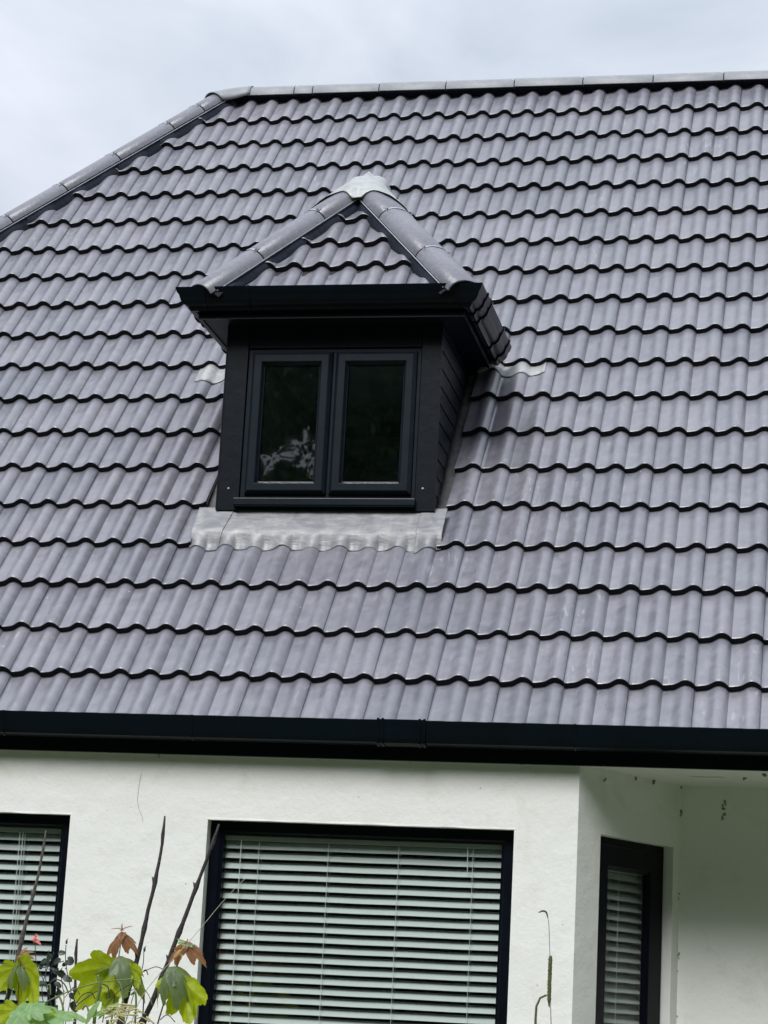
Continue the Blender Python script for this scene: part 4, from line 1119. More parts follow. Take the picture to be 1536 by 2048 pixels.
lobed(0.097, M_LEAF, (0.924, -0.850, -1.466), (-0.028, 0.000, -0.095), (-.1, .9, .3), t, 'leaf', 0.2, 3, 10, 0.12, 1)
lobed(0.173, M_LEAF, (0.937, -0.850, -1.460), (0.132, 0.000, -0.118), (.5, .6, .4), t, 'leaf', 0.4, 1, 11, 0.12, 0.6)
lobed(0.124, M_BRONZE, (0.971, -0.850, -1.329), (-0.098, 0.000, -0.057), (-.3, -.75, .6), t, 'young_leaf', 0.5, 3, 326, 0.12, 0.6)
lobed(0.069, M_BRONZE, (0.971, -0.850, -1.329), (-0.041, 0.000, -0.048), (.1, .9, .3), t, 'young_leaf', 0.5, 3, 352, 0.12, 0.6)
lobed(0.113, M_BRONZE, (0.971, -0.850, -1.329), (0.092, 0.000, -0.046), (.3, -.7, .6), t, 'young_leaf', 0.5, 3, 412, 0.12, 0.6)
lobed(0.069, M_BRONZE, (0.971, -0.850, -1.329), (0.059, 0.000, -0.023), (.3, -.6, .7), t, 'young_leaf', 0.5, 3, 398, 0.12, 0.6)
lobed(0.041, M_LIME, (0.971, -0.850, -1.329), (0.034, 0.000, 0.014), (0, -.5, .8), t, 'young_leaf', 0.5, 3, 388, 0.12, 0.6)
lobed(0.048, M_LIME, (0.971, -0.850, -1.329), (-0.029, 0.000, 0.032), (0, -.5, .8), t, 'young_leaf', 0.5, 3, 360, 0.12, 0.6)
rose_pts = to_ground([(0.319, -0.600, -1.561), (0.334, -0.600, -1.685)]); t = empty('rose_bush', tuple(rose_pts[-1] + OFF), 'dark leaved rose bush with one pink bud in front of the left window frame', 'rose bush')
mb = MB(); mb.tube(smooth_path([(0.206, -0.600, -1.337), (0.211, -0.600, -1.372), (0.224, -0.600, -1.436), (0.282, -0.600, -1.542), (0.334, -0.600, -1.685)], 20), .0021, 6); mb.build('stem', M_DBUD, t, smooth=True)
mb = MB(); mb.tube(smooth_path([(0.351, -0.600, -1.344), (0.353, -0.600, -1.398), (0.369, -0.600, -1.473), (0.392, -0.600, -1.558), (0.376, -0.600, -1.683)], 20), .0021, 6); mb.build('stem', M_DBUD, t, smooth=True)
mb = MB(); mb.tube(smooth_path([(0.337, -0.600, -1.457), (0.346, -0.600, -1.506), (0.362, -0.600, -1.581), (0.348, -0.600, -1.684)], 20), .0021, 6); mb.build('stem', M_DBUD, t, smooth=True)
mb = MB(); mb.tube(smooth_path([(0.274, -0.600, -1.369), (0.266, -0.600, -1.434), (0.273, -0.600, -1.510), (0.299, -0.600, -1.595), (0.334, -0.600, -1.685)], 20), .0021, 6); mb.build('stem', M_DBUD, t, smooth=True)
mb = MB(); mb.tube(smooth_path([(0.298, -0.600, -1.379), (0.283, -0.600, -1.423), (0.265, -0.600, -1.478), (0.259, -0.600, -1.564), (0.307, -0.600, -1.686)], 20), .0021, 6); mb.build('stem', M_DBUD, t, smooth=True)
mb = MB(); mb.tube(smooth_path([(0.710, -0.600, -1.354), (0.709, -0.600, -1.425), (0.683, -0.600, -1.523), (0.649, -0.600, -1.669)], 20), .0021, 6); mb.build('stem', M_DBUD, t, smooth=True)
mb = MB(); mb.tube(smooth_path([(0.190, -0.600, -1.416), (0.248, -0.600, -1.446), (0.325, -0.600, -1.421), (0.347, -0.600, -1.413)], 20), .0021, 6); mb.build('stem', M_DBUD, t, smooth=True)
mb = MB(); rp_ = [Vector(p) for p in rose_pts]; mb.tube([rp_[0], rp_[1], rp_[2], rp_[3]], [.002, .003, .006, .008], 7); mb.build('stem', M_BARKD, t, smooth=True)
mb = MB(); mb.ball((0.203, -0.600, -1.326), 0.0105, .8, 1.5); c_ = Vector((0.203, -0.600, -1.326)); mb.tube([c_ + Vector((0, 0, 0.0105)), c_ + Vector((.006, 0, 0.0273))], [0.0053, .0006], 5); mb.build('bud', M_PINK, t, smooth=True)
mb = MB(); mb.ball((0.352, -0.600, -1.331), 0.0065, .8, 1.5); c_ = Vector((0.352, -0.600, -1.331)); mb.tube([c_ + Vector((0, 0, 0.0065)), c_ + Vector((.006, 0, 0.0169))], [0.0032, .0006], 5); mb.build('bud', M_DBUD, t, smooth=True)
mb = MB(); mb.ball((0.337, -0.600, -1.457), 0.006, .8, 1.5); c_ = Vector((0.337, -0.600, -1.457)); mb.tube([c_ + Vector((0, 0, 0.006)), c_ + Vector((.006, 0, 0.0156))], [0.0030, .0006], 5); mb.build('bud', M_DBUD, t, smooth=True)
mb = MB(); mb.ball((0.712, -0.600, -1.348), 0.0068, .8, 1.5); c_ = Vector((0.712, -0.600, -1.348)); mb.tube([c_ + Vector((0, 0, 0.0068)), c_ + Vector((.006, 0, 0.0177))], [0.0034, .0006], 5); mb.build('bud', M_DBUD, t, smooth=True)
lobed(0.033, M_PINK, (0.203, -0.600, -1.328), (0.026, 0.000, -0.008), (0,-.6,.6), t, 'petal', 0.5, 1, 80, 0.12, 0.9)
lobed(0.020, M_PINK, (0.203, -0.600, -1.328), (-0.017, 0.000, 0.004), (0,-.6,.6), t, 'petal', 0.5, 1, 62, 0.12, 0.9)
lobed(0.025, M_PINK, (0.203, -0.600, -1.328), (0.005, 0.000, 0.020), (0,-.6,.6), t, 'petal', 0.5, 1, 72, 0.12, 0.9)
lobed(0.031, M_DLEAF, (0.242, -0.533, -1.413), (-0.036, 0.000, -0.010), (0.36, -0.44, 0.36), t, 'leaf', 0.3, 1, 1, 0.12, 1.5)
lobed(0.023, M_DLEAF, (0.316, -0.646, -1.450), (-0.027, 0.000, 0.003), (0.51, -0.40, 0.76), t, 'leaf', 0.3, 1, 2, 0.12, 1.5)
lobed(0.020, M_DLEAF, (0.342, -0.563, -1.421), (-0.014, 0.000, -0.019), (0.43, -0.37, 0.26), t, 'leaf', 0.3, 1, 3, 0.12, 1.5)
lobed(0.001, M_DLEAF, (0.326, -0.604, -1.563), (0.000, 0.000, 0.001), (-0.49, -0.34, 0.81), t, 'leaf', 0.3, 1, 4, 0.12, 1.5)
lobed(0.033, M_DLEAF, (0.281, -0.539, -1.454), (0.036, 0.000, -0.015), (0.42, -0.59, 0.49), t, 'leaf', 0.3, 1, 5, 0.12, 1.5)
lobed(0.024, M_DLEAF, (0.300, -0.550, -1.492), (-0.028, 0.000, -0.006), (-0.55, -0.87, 0.64), t, 'leaf', 0.3, 1, 6, 0.12, 1.5)
lobed(0.006, M_DLEAF, (0.222, -0.520, -1.525), (-0.002, 0.000, -0.006), (-0.37, -0.65, 0.34), t, 'leaf', 0.3, 1, 7, 0.12, 1.5)
lobed(0.022, M_DLEAF, (0.331, -0.629, -1.448), (-0.010, 0.000, -0.024), (0.07, -0.36, 0.27), t, 'leaf', 0.3, 1, 8, 0.12, 1.5)
lobed(0.025, M_DLEAF, (0.209, -0.642, -1.440), (0.024, 0.000, -0.017), (-0.20, -0.79, 0.52), t, 'leaf', 0.3, 1, 9, 0.12, 1.5)
lobed(0.040, M_DLEAF, (0.189, -0.562, -1.575), (0.036, 0.000, -0.031), (0.55, -0.89, 0.40), t, 'leaf', 0.3, 1, 10, 0.12, 1.5)
lobed(0.028, M_DLEAF, (0.399, -0.581, -1.589), (-0.005, 0.000, -0.032), (0.38, -0.72, 0.33), t, 'leaf', 0.3, 1, 11, 0.12, 1.5)
lobed(0.029, M_DLEAF, (0.285, -0.627, -1.409), (-0.007, 0.000, -0.033), (-0.59, -0.87, 0.32), t, 'leaf', 0.3, 1, 12, 0.12, 1.5)
lobed(0.016, M_DLEAF, (0.329, -0.523, -1.470), (-0.018, 0.000, 0.004), (-0.09, -0.78, 0.24), t, 'leaf', 0.3, 1, 13, 0.12, 1.5)
lobed(0.034, M_DLEAF, (0.341, -0.640, -1.411), (-0.037, 0.000, -0.014), (0.60, -0.83, 0.57), t, 'leaf', 0.3, 1, 15, 0.12, 1.5)
lobed(0.036, M_DLEAF, (0.369, -0.641, -1.486), (0.041, 0.000, -0.010), (-0.11, -0.88, 0.49), t, 'leaf', 0.3, 1, 16, 0.12, 1.5)
lobed(0.026, M_DLEAF, (0.279, -0.675, -1.629), (0.028, 0.000, -0.011), (-0.29, -0.75, 0.35), t, 'leaf', 0.3, 1, 17, 0.12, 1.5)
lobed(0.026, M_DLEAF, (0.224, -0.532, -1.623), (-0.031, 0.000, 0.005), (0.08, -0.31, 0.48), t, 'leaf', 0.3, 1, 18, 0.12, 1.5)
lobed(0.029, M_DLEAF, (0.389, -0.601, -1.554), (0.026, 0.000, -0.022), (-0.49, -0.77, 0.81), t, 'leaf', 0.3, 1, 19, 0.12, 1.5)
lobed(0.020, M_DLEAF, (0.379, -0.552, -1.632), (-0.012, 0.000, -0.020), (0.17, -0.41, 0.57), t, 'leaf', 0.3, 1, 20, 0.12, 1.5)
lobed(0.031, M_DLEAF, (0.311, -0.527, -1.565), (-0.017, 0.000, -0.032), (-0.51, -0.32, 0.87), t, 'leaf', 0.3, 1, 21, 0.12, 1.5)
lobed(0.028, M_DLEAF, (0.296, -0.525, -1.378), (0.033, 0.000, 0.005), (0.20, -0.86, 0.32), t, 'leaf', 0.3, 1, 22, 0.12, 1.5)
lobed(0.032, M_DLEAF, (0.344, -0.645, -1.533), (0.023, 0.000, -0.030), (-0.60, -0.35, 0.21), t, 'leaf', 0.3, 1, 23, 0.12, 1.5)
lobed(0.031, M_DLEAF, (0.349, -0.540, -1.397), (0.028, 0.000, -0.024), (0.06, -0.37, 0.34), t, 'leaf', 0.3, 1, 24, 0.12, 1.5)
lobed(0.035, M_DLEAF, (0.332, -0.605, -1.463), (0.035, 0.000, -0.023), (0.03, -0.88, 0.22), t, 'leaf', 0.3, 1, 25, 0.12, 1.5)
lobed(0.030, M_DLEAF, (0.338, -0.658, -1.511), (0.032, 0.000, -0.016), (-0.16, -0.44, 0.57), t, 'leaf', 0.3, 1, 26, 0.12, 1.5)
lobed(0.023, M_DLEAF, (0.196, -0.593, -1.617), (0.027, -0.000, 0.006), (-0.14, -0.43, 0.42), t, 'leaf', 0.3, 1, 27, 0.12, 1.5)
lobed(0.033, M_DLEAF, (0.261, -0.662, -1.514), (0.038, 0.000, 0.006), (0.15, -0.37, 0.56), t, 'leaf', 0.3, 1, 28, 0.12, 1.5)
lobed(0.020, M_DLEAF, (0.271, -0.539, -1.618), (0.023, 0.000, 0.007), (-0.36, -0.72, 0.79), t, 'leaf', 0.3, 1, 29, 0.12, 1.5)
lobed(0.033, M_DLEAF, (0.306, -0.652, -1.601), (-0.025, 0.000, -0.030), (-0.42, -0.60, 0.44), t, 'leaf', 0.3, 1, 30, 0.12, 1.5)
lobed(0.016, M_DLEAF, (0.327, -0.630, -1.630), (0.017, 0.000, 0.009), (0.05, -0.61, 0.70), t, 'leaf', 0.3, 1, 31, 0.12, 1.5)
lobed(0.029, M_DLEAF, (0.291, -0.623, -1.391), (-0.019, 0.000, -0.029), (0.32, -0.31, 0.64), t, 'leaf', 0.3, 1, 32, 0.12, 1.5)
lobed(0.029, M_DLEAF, (0.341, -0.605, -1.544), (-0.013, 0.000, -0.031), (0.49, -0.72, 0.81), t, 'leaf', 0.3, 1, 33, 0.12, 1.5)
lobed(0.005, M_DLEAF, (0.348, -0.557, -1.543), (-0.005, 0.000, 0.002), (-0.17, -0.50, 0.29), t, 'leaf', 0.3, 1, 34, 0.12, 1.5)
lobed(0.029, M_DLEAF, (0.353, -0.588, -1.417), (0.034, 0.000, -0.006), (-0.18, -0.53, 0.27), t, 'leaf', 0.3, 1, 36, 0.12, 1.5)
lobed(0.027, M_DLEAF, (0.297, -0.628, -1.641), (-0.025, 0.000, -0.021), (-0.24, -0.89, 0.21), t, 'leaf', 0.3, 1, 37, 0.12, 1.5)
lobed(0.031, M_DLEAF, (0.379, -0.527, -1.604), (0.027, 0.000, -0.025), (-0.41, -0.55, 0.55), t, 'leaf', 0.3, 1, 38, 0.12, 1.5)
lobed(0.034, M_DLEAF, (0.346, -0.661, -1.640), (0.024, 0.000, -0.032), (0.18, -0.49, 0.72), t, 'leaf', 0.3, 1, 39, 0.12, 1.5)
lobed(0.029, M_DLEAF, (0.337, -0.615, -1.609), (-0.014, 0.000, -0.032), (0.12, -0.36, 0.69), t, 'leaf', 0.3, 1, 40, 0.12, 1.5)
lobed(0.020, M_DLEAF, (0.220, -0.521, -1.436), (-0.013, 0.000, -0.019), (0.48, -0.66, 0.48), t, 'leaf', 0.3, 1, 41, 0.12, 1.5)
lobed(0.009, M_DLEAF, (0.379, -0.651, -1.449), (-0.008, 0.000, 0.008), (0.05, -0.48, 0.63), t, 'leaf', 0.3, 1, 42, 0.12, 1.5)
lobed(0.009, M_DLEAF, (0.304, -0.669, -1.646), (0.010, 0.000, 0.002), (0.57, -0.31, 0.84), t, 'leaf', 0.3, 1, 43, 0.12, 1.5)
lobed(0.029, M_DLEAF, (0.331, -0.644, -1.459), (-0.034, 0.000, -0.004), (0.51, -0.36, 0.74), t, 'leaf', 0.3, 1, 44, 0.12, 1.5)
lobed(0.030, M_DLEAF, (0.233, -0.654, -1.442), (-0.014, 0.000, -0.033), (0.35, -0.49, 0.58), t, 'leaf', 0.3, 1, 45, 0.12, 1.5)
g_pts = smooth_path([(1.277, -1.100, -1.056), (1.197, -1.100, -1.143), (1.118, -1.100, -1.244), (1.055, -1.100, -1.323), (0.980, -1.100, -1.411), (0.921, -1.100, -1.481), (0.863, -1.100, -1.569), (0.832, -1.100, -1.667)], 40)
g_end = g_pts[-1]; t = empty('grass_stalk', (g_end.x, g_end.y, 0), 'thin pale dry stalk slanting across the left frame of the middle window', 'grass stalk')
g_all = g_pts + [Vector((g_end.x, g_end.y, -ZO))]; mb = MB(); mb.tube(g_all, [0.0011 + (0.0016 - 0.0011) * i / (len(g_all) - 1) for i in range(len(g_all))], 6); mb.build('stem', M_STRAW, t, smooth=True)
g_pts = smooth_path([(0.979, -1.300, -1.592), (0.961, -1.300, -1.553), (0.928, -1.300, -1.515), (0.893, -1.300, -1.491), (0.834, -1.300, -1.495), (0.750, -1.300, -1.509), (0.646, -1.300, -1.540), (0.543, -1.300, -1.589), (0.441, -1.300, -1.645), (0.355, -1.300, -1.694)], 40)
g_end = g_pts[-1]; t = empty('arching_stalk', (g_end.x, g_end.y, 0), 'long green stalk arching low over the leaves from the left edge', 'stalk')
g_all = g_pts + [Vector((g_end.x, g_end.y, -ZO))]; mb = MB(); mb.tube(g_all, [0.0018 + (0.003 - 0.0018) * i / (len(g_all) - 1) for i in range(len(g_all))], 6); mb.build('stem', M_STEMG, t, smooth=True)
t_pts = to_ground([(0.713, -1.050, -1.656), (0.715, -1.050, -1.672)]); t = empty('withered_perennial', tuple(t_pts[-1] + OFF), 'tangle of curled green and brown stems with withered cream flower heads', 'perennial')
mb = MB(); mb.tube(smooth_path([(0.657, -1.050, -1.475), (0.668, -1.050, -1.526), (0.658, -1.050, -1.598), (0.656, -1.050, -1.675)], 18), 0.0075, 7); mb.build('stem', M_STEMG, t, smooth=True)
mb = MB(); mb.tube(smooth_path([(0.737, -1.050, -1.492), (0.761, -1.050, -1.515), (0.774, -1.050, -1.572), (0.786, -1.050, -1.669)], 18), 0.0045, 7); mb.build('stem', M_STEMG, t, smooth=True)
mb = MB(); mb.tube(smooth_path([(0.442, -1.050, -1.536), (0.457, -1.050, -1.509), (0.488, -1.050, -1.503), (0.516, -1.050, -1.523), (0.532, -1.050, -1.553)], 18), 0.0028, 7); mb.build('stem', M_BARKD, t, smooth=True)
mb = MB(); mb.tube(smooth_path([(0.807, -1.050, -1.550), (0.823, -1.050, -1.537), (0.831, -1.050, -1.579), (0.833, -1.050, -1.666)], 18), 0.0045, 7); mb.build('stem', M_STEMG, t, smooth=True)
mb = MB(); mb.tube(smooth_path([(0.679, -1.050, -1.511), (0.705, -1.050, -1.524), (0.717, -1.050, -1.570)], 18), 0.0028, 7); mb.build('stem', M_BARKD, t, smooth=True)
mb = MB(); mb.tube(smooth_path([(0.601, -1.050, -1.621), (0.615, -1.050, -1.600), (0.631, -1.050, -1.640), (0.621, -1.050, -1.677)], 18), 0.004, 7); mb.build('stem', M_STEMG, t, smooth=True)
mb = MB(); mb.tube(smooth_path([(0.477, -1.050, -1.582), (0.496, -1.050, -1.573), (0.518, -1.050, -1.625), (0.519, -1.050, -1.682)], 18), 0.0042, 7); mb.build('stem', M_STEMG, t, smooth=True)
mb = MB(); mb.tube(smooth_path([(0.439, -1.050, -1.530), (0.450, -1.050, -1.526), (0.456, -1.050, -1.566)], 18), 0.0035, 7); mb.build('stem', M_STEMG, t, smooth=True)
mb = MB(); mb.tube(smooth_path([(0.853, -1.050, -1.450), (0.864, -1.050, -1.445), (0.874, -1.050, -1.465)], 18), 0.0022, 7); mb.build('stem', M_BARKD, t, smooth=True)
mb = MB(); mb.tube(smooth_path([(0.847, -1.050, -1.456), (0.902, -1.050, -1.431), (0.935, -1.050, -1.438)], 18), 0.0018, 7); mb.build('stem', M_BARKD, t, smooth=True)
mb = MB(); mb.tube(smooth_path([(0.940, -1.050, -1.645), (0.970, -1.050, -1.623), (1.005, -1.050, -1.650)], 18), 0.002, 7); mb.build('stem', M_BARKD, t, smooth=True)
mb = MB(); mb.tube(smooth_path([(0.863, -1.050, -1.547), (0.864, -1.050, -1.618), (0.864, -1.050, -1.665)], 18), 0.003, 7); mb.build('stem', M_BARKD, t, smooth=True)
mb = MB(); mb.tube(smooth_path([(0.567, -1.050, -1.602), (0.596, -1.050, -1.560), (0.632, -1.050, -1.548), (0.652, -1.050, -1.574)], 18), 0.0022, 7); mb.build('stem', M_BARKD, t, smooth=True)
mb = MB(); mb.tube(smooth_path([(0.548, -1.050, -1.644), (0.588, -1.050, -1.591), (0.681, -1.050, -1.525)], 18), 0.0018, 7); mb.build('stem', M_BARKD, t, smooth=True)
mb = MB(); mb.tube(smooth_path([(0.708, -1.050, -1.595), (0.747, -1.050, -1.542), (0.803, -1.050, -1.505)], 18), 0.0018, 7); mb.build('stem', M_BARKD, t, smooth=True)
mb = MB(); mb.tube(smooth_path([(0.520, -1.050, -1.574), (0.556, -1.050, -1.531), (0.585, -1.050, -1.560)], 18), 0.0016, 7); mb.build('stem', M_BARKD, t, smooth=True)
mb = MB(); mb.tube(smooth_path([(0.764, -1.050, -1.613), (0.781, -1.050, -1.551), (0.833, -1.050, -1.518)], 18), 0.0018, 7); mb.build('stem', M_STEMG, t, smooth=True)
mb = MB(); mb.tube(smooth_path([(0.692, -1.050, -1.667), (0.705, -1.050, -1.585), (0.721, -1.050, -1.570)], 18), 0.0025, 7); mb.build('stem', M_STEMG, t, smooth=True)
mb = MB(); mb.tube([Vector(p) for p in t_pts], [.006, .007, .008, .012], 7); mb.build('stem', M_STEMG, t, smooth=True)
mb = MB(); mb.tube(smooth_path([(0.809, -1.110, -1.627), (0.810, -1.110, -1.620), (0.766, -1.110, -1.610)], 8), [0.0019] * 9, 5) if False else mb.tube(smooth_path([(0.809, -1.110, -1.627), (0.810, -1.110, -1.620), (0.766, -1.110, -1.610)], 8), 0.0015, 5); mb.build('flower_stem', M_CREAM, t, smooth=True)
mb = MB(); mb.tube(smooth_path([(0.913, -1.110, -1.655), (0.899, -1.110, -1.634), (0.934, -1.110, -1.661)], 8), [0.0030] * 9, 5) if False else mb.tube(smooth_path([(0.913, -1.110, -1.655), (0.899, -1.110, -1.634), (0.934, -1.110, -1.661)], 8), 0.0035, 5); mb.build('flower_stem', M_CREAM, t, smooth=True)
mb = MB(); mb.tube(smooth_path([(0.826, -1.110, -1.605), (0.828, -1.110, -1.586), (0.849, -1.110, -1.603)], 8), [0.0025] * 9, 5) if False else mb.tube(smooth_path([(0.826, -1.110, -1.605), (0.828, -1.110, -1.586), (0.849, -1.110, -1.603)], 8), 0.0016, 5); mb.build('flower_stem', M_CREAM, t, smooth=True)
mb = MB(); mb.tube(smooth_path([(0.803, -1.110, -1.609), (0.776, -1.110, -1.603), (0.840, -1.110, -1.597)], 8), [0.0022] * 9, 5) if False else mb.tube(smooth_path([(0.803, -1.110, -1.609), (0.776, -1.110, -1.603), (0.840, -1.110, -1.597)], 8), 0.0028, 5); mb.build('flower_stem', M_CREAM, t, smooth=True)
mb = MB(); mb.tube(smooth_path([(0.800, -1.110, -1.616), (0.792, -1.110, -1.604), (0.752, -1.110, -1.630)], 8), [0.0011] * 9, 5) if False else mb.tube(smooth_path([(0.800, -1.110, -1.616), (0.792, -1.110, -1.604), (0.752, -1.110, -1.630)], 8), 0.0035, 5); mb.build('flower_stem', M_CREAM, t, smooth=True)
mb = MB(); mb.tube(smooth_path([(0.791, -1.110, -1.645), (0.810, -1.110, -1.623), (0.763, -1.110, -1.646)], 8), [0.0024] * 9, 5) if False else mb.tube(smooth_path([(0.791, -1.110, -1.645), (0.810, -1.110, -1.623), (0.763, -1.110, -1.646)], 8), 0.0029, 5); mb.build('flower_stem', M_CREAM, t, smooth=True)
mb = MB(); mb.tube(smooth_path([(0.812, -1.110, -1.673), (0.841, -1.110, -1.654), (0.857, -1.110, -1.685)], 8), [0.0021] * 9, 5) if False else mb.tube(smooth_path([(0.812, -1.110, -1.673), (0.841, -1.110, -1.654), (0.857, -1.110, -1.685)], 8), 0.0032, 5); mb.build('flower_stem', M_CREAM, t, smooth=True)
mb = MB(); mb.tube(smooth_path([(0.803, -1.110, -1.605), (0.778, -1.110, -1.589), (0.845, -1.110, -1.593)], 8), [0.0029] * 9, 5) if False else mb.tube(smooth_path([(0.803, -1.110, -1.605), (0.778, -1.110, -1.589), (0.845, -1.110, -1.593)], 8), 0.0034, 5); mb.build('flower_stem', M_CREAM, t, smooth=True)
mb = MB(); mb.tube(smooth_path([(0.763, -1.110, -1.630), (0.770, -1.110, -1.621), (0.800, -1.110, -1.633)], 8), [0.0019] * 9, 5) if False else mb.tube(smooth_path([(0.763, -1.110, -1.630), (0.770, -1.110, -1.621), (0.800, -1.110, -1.633)], 8), 0.0033, 5); mb.build('flower_stem', M_CREAM, t, smooth=True)
mb = MB(); mb.tube(smooth_path([(0.742, -1.110, -1.620), (0.761, -1.110, -1.597), (0.784, -1.110, -1.630)], 8), [0.0030] * 9, 5) if False else mb.tube(smooth_path([(0.742, -1.110, -1.620), (0.761, -1.110, -1.597), (0.784, -1.110, -1.630)], 8), 0.0029, 5); mb.build('flower_stem', M_CREAM, t, smooth=True)
mb = MB(); mb.tube(smooth_path([(0.727, -1.110, -1.618), (0.755, -1.110, -1.605), (0.684, -1.110, -1.626)], 8), [0.0025] * 9, 5) if False else mb.tube(smooth_path([(0.727, -1.110, -1.618), (0.755, -1.110, -1.605), (0.684, -1.110, -1.626)], 8), 0.0025, 5); mb.build('flower_stem', M_CREAM, t, smooth=True)
mb = MB(); mb.tube(smooth_path([(0.744, -1.110, -1.625), (0.725, -1.110, -1.620), (0.774, -1.110, -1.636)], 8), [0.0031] * 9, 5) if False else mb.tube(smooth_path([(0.744, -1.110, -1.625), (0.725, -1.110, -1.620), (0.774, -1.110, -1.636)], 8), 0.0015, 5); mb.build('flower_stem', M_CREAM, t, smooth=True)
mb = MB(); mb.tube(smooth_path([(0.861, -1.110, -1.624), (0.861, -1.110, -1.619), (0.897, -1.110, -1.624)], 8), [0.0029] * 9, 5) if False else mb.tube(smooth_path([(0.861, -1.110, -1.624), (0.861, -1.110, -1.619), (0.897, -1.110, -1.624)], 8), 0.0012, 5); mb.build('flower_stem', M_CREAM, t, smooth=True)
mb = MB(); mb.tube(smooth_path([(0.772, -1.110, -1.628), (0.770, -1.110, -1.621), (0.759, -1.110, -1.640)], 8), [0.0032] * 9, 5) if False else mb.tube(smooth_path([(0.772, -1.110, -1.628), (0.770, -1.110, -1.621), (0.759, -1.110, -1.640)], 8), 0.0032, 5); mb.build('flower_stem', M_CREAM, t, smooth=True)
mb = MB(); mb.tube(smooth_path([(0.762, -1.110, -1.657), (0.768, -1.110, -1.652), (0.754, -1.110, -1.673)], 8), [0.0033] * 9, 5) if False else mb.tube(smooth_path([(0.762, -1.110, -1.657), (0.768, -1.110, -1.652), (0.754, -1.110, -1.673)], 8), 0.0033, 5); mb.build('flower_stem', M_CREAM, t, smooth=True)
mb = MB(); mb.tube(smooth_path([(0.755, -1.110, -1.670), (0.771, -1.110, -1.651), (0.747, -1.110, -1.657)], 8), [0.0011] * 9, 5) if False else mb.tube(smooth_path([(0.755, -1.110, -1.670), (0.771, -1.110, -1.651), (0.747, -1.110, -1.657)], 8), 0.0033, 5); mb.build('flower_stem', M_CREAM, t, smooth=True)
mb = MB(); mb.tube(smooth_path([(0.808, -1.110, -1.624), (0.822, -1.110, -1.611), (0.822, -1.110, -1.634)], 8), [0.0020] * 9, 5) if False else mb.tube(smooth_path([(0.808, -1.110, -1.624), (0.822, -1.110, -1.611), (0.822, -1.110, -1.634)], 8), 0.0027, 5); mb.build('flower_stem', M_CREAM, t, smooth=True)
mb = MB(); mb.tube(smooth_path([(0.774, -1.110, -1.663), (0.745, -1.110, -1.655), (0.753, -1.110, -1.677)], 8), [0.0014] * 9, 5) if False else mb.tube(smooth_path([(0.774, -1.110, -1.663), (0.745, -1.110, -1.655), (0.753, -1.110, -1.677)], 8), 0.0030, 5); mb.build('flower_stem', M_CREAM, t, smooth=True)
mb = MB(); mb.tube(smooth_path([(0.895, -1.110, -1.665), (0.875, -1.110, -1.660), (0.867, -1.110, -1.680)], 8), [0.0030] * 9, 5) if False else mb.tube(smooth_path([(0.895, -1.110, -1.665), (0.875, -1.110, -1.660), (0.867, -1.110, -1.680)], 8), 0.0033, 5); mb.build('flower_stem', M_CREAM, t, smooth=True)
mb = MB(); mb.tube(smooth_path([(0.751, -1.110, -1.635), (0.740, -1.110, -1.622), (0.800, -1.110, -1.619)], 8), [0.0017] * 9, 5) if False else mb.tube(smooth_path([(0.751, -1.110, -1.635), (0.740, -1.110, -1.622), (0.800, -1.110, -1.619)], 8), 0.0032, 5); mb.build('flower_stem', M_CREAM, t, smooth=True)
mb = MB(); mb.tube(smooth_path([(0.872, -1.110, -1.671), (0.859, -1.110, -1.657), (0.890, -1.110, -1.683)], 8), [0.0012] * 9, 5) if False else mb.tube(smooth_path([(0.872, -1.110, -1.671), (0.859, -1.110, -1.657), (0.890, -1.110, -1.683)], 8), 0.0032, 5); mb.build('flower_stem', M_CREAM, t, smooth=True)
mb = MB(); mb.tube(smooth_path([(0.809, -1.110, -1.667), (0.779, -1.110, -1.649), (0.775, -1.110, -1.656)], 8), [0.0011] * 9, 5) if False else mb.tube(smooth_path([(0.809, -1.110, -1.667), (0.779, -1.110, -1.649), (0.775, -1.110, -1.656)], 8), 0.0020, 5); mb.build('flower_stem', M_CREAM, t, smooth=True)
mb = MB(); mb.tube(smooth_path([(0.715, -1.110, -1.698), (0.721, -1.110, -1.686), (0.765, -1.110, -1.681)], 8), [0.0016] * 9, 5) if False else mb.tube(smooth_path([(0.715, -1.110, -1.698), (0.721, -1.110, -1.686), (0.765, -1.110, -1.681)], 8), 0.0035, 5); mb.build('flower_stem', M_CREAM, t, smooth=True)
mb = MB(); mb.tube(smooth_path([(0.842, -1.110, -1.620), (0.870, -1.110, -1.613), (0.883, -1.110, -1.623)], 8), [0.0030] * 9, 5) if False else mb.tube(smooth_path([(0.842, -1.110, -1.620), (0.870, -1.110, -1.613), (0.883, -1.110, -1.623)], 8), 0.0032, 5); mb.build('flower_stem', M_CREAM, t, smooth=True)
mb = MB(); mb.tube(smooth_path([(0.800, -1.110, -1.642), (0.777, -1.110, -1.630), (0.805, -1.110, -1.642)], 8), [0.0021] * 9, 5) if False else mb.tube(smooth_path([(0.800, -1.110, -1.642), (0.777, -1.110, -1.630), (0.805, -1.110, -1.642)], 8), 0.0030, 5); mb.build('flower_stem', M_CREAM, t, smooth=True)
mb = MB(); mb.tube(smooth_path([(0.813, -1.110, -1.597), (0.785, -1.110, -1.592), (0.783, -1.110, -1.587)], 8), [0.0027] * 9, 5) if False else mb.tube(smooth_path([(0.813, -1.110, -1.597), (0.785, -1.110, -1.592), (0.783, -1.110, -1.587)], 8), 0.0017, 5); mb.build('flower_stem', M_CREAM, t, smooth=True)
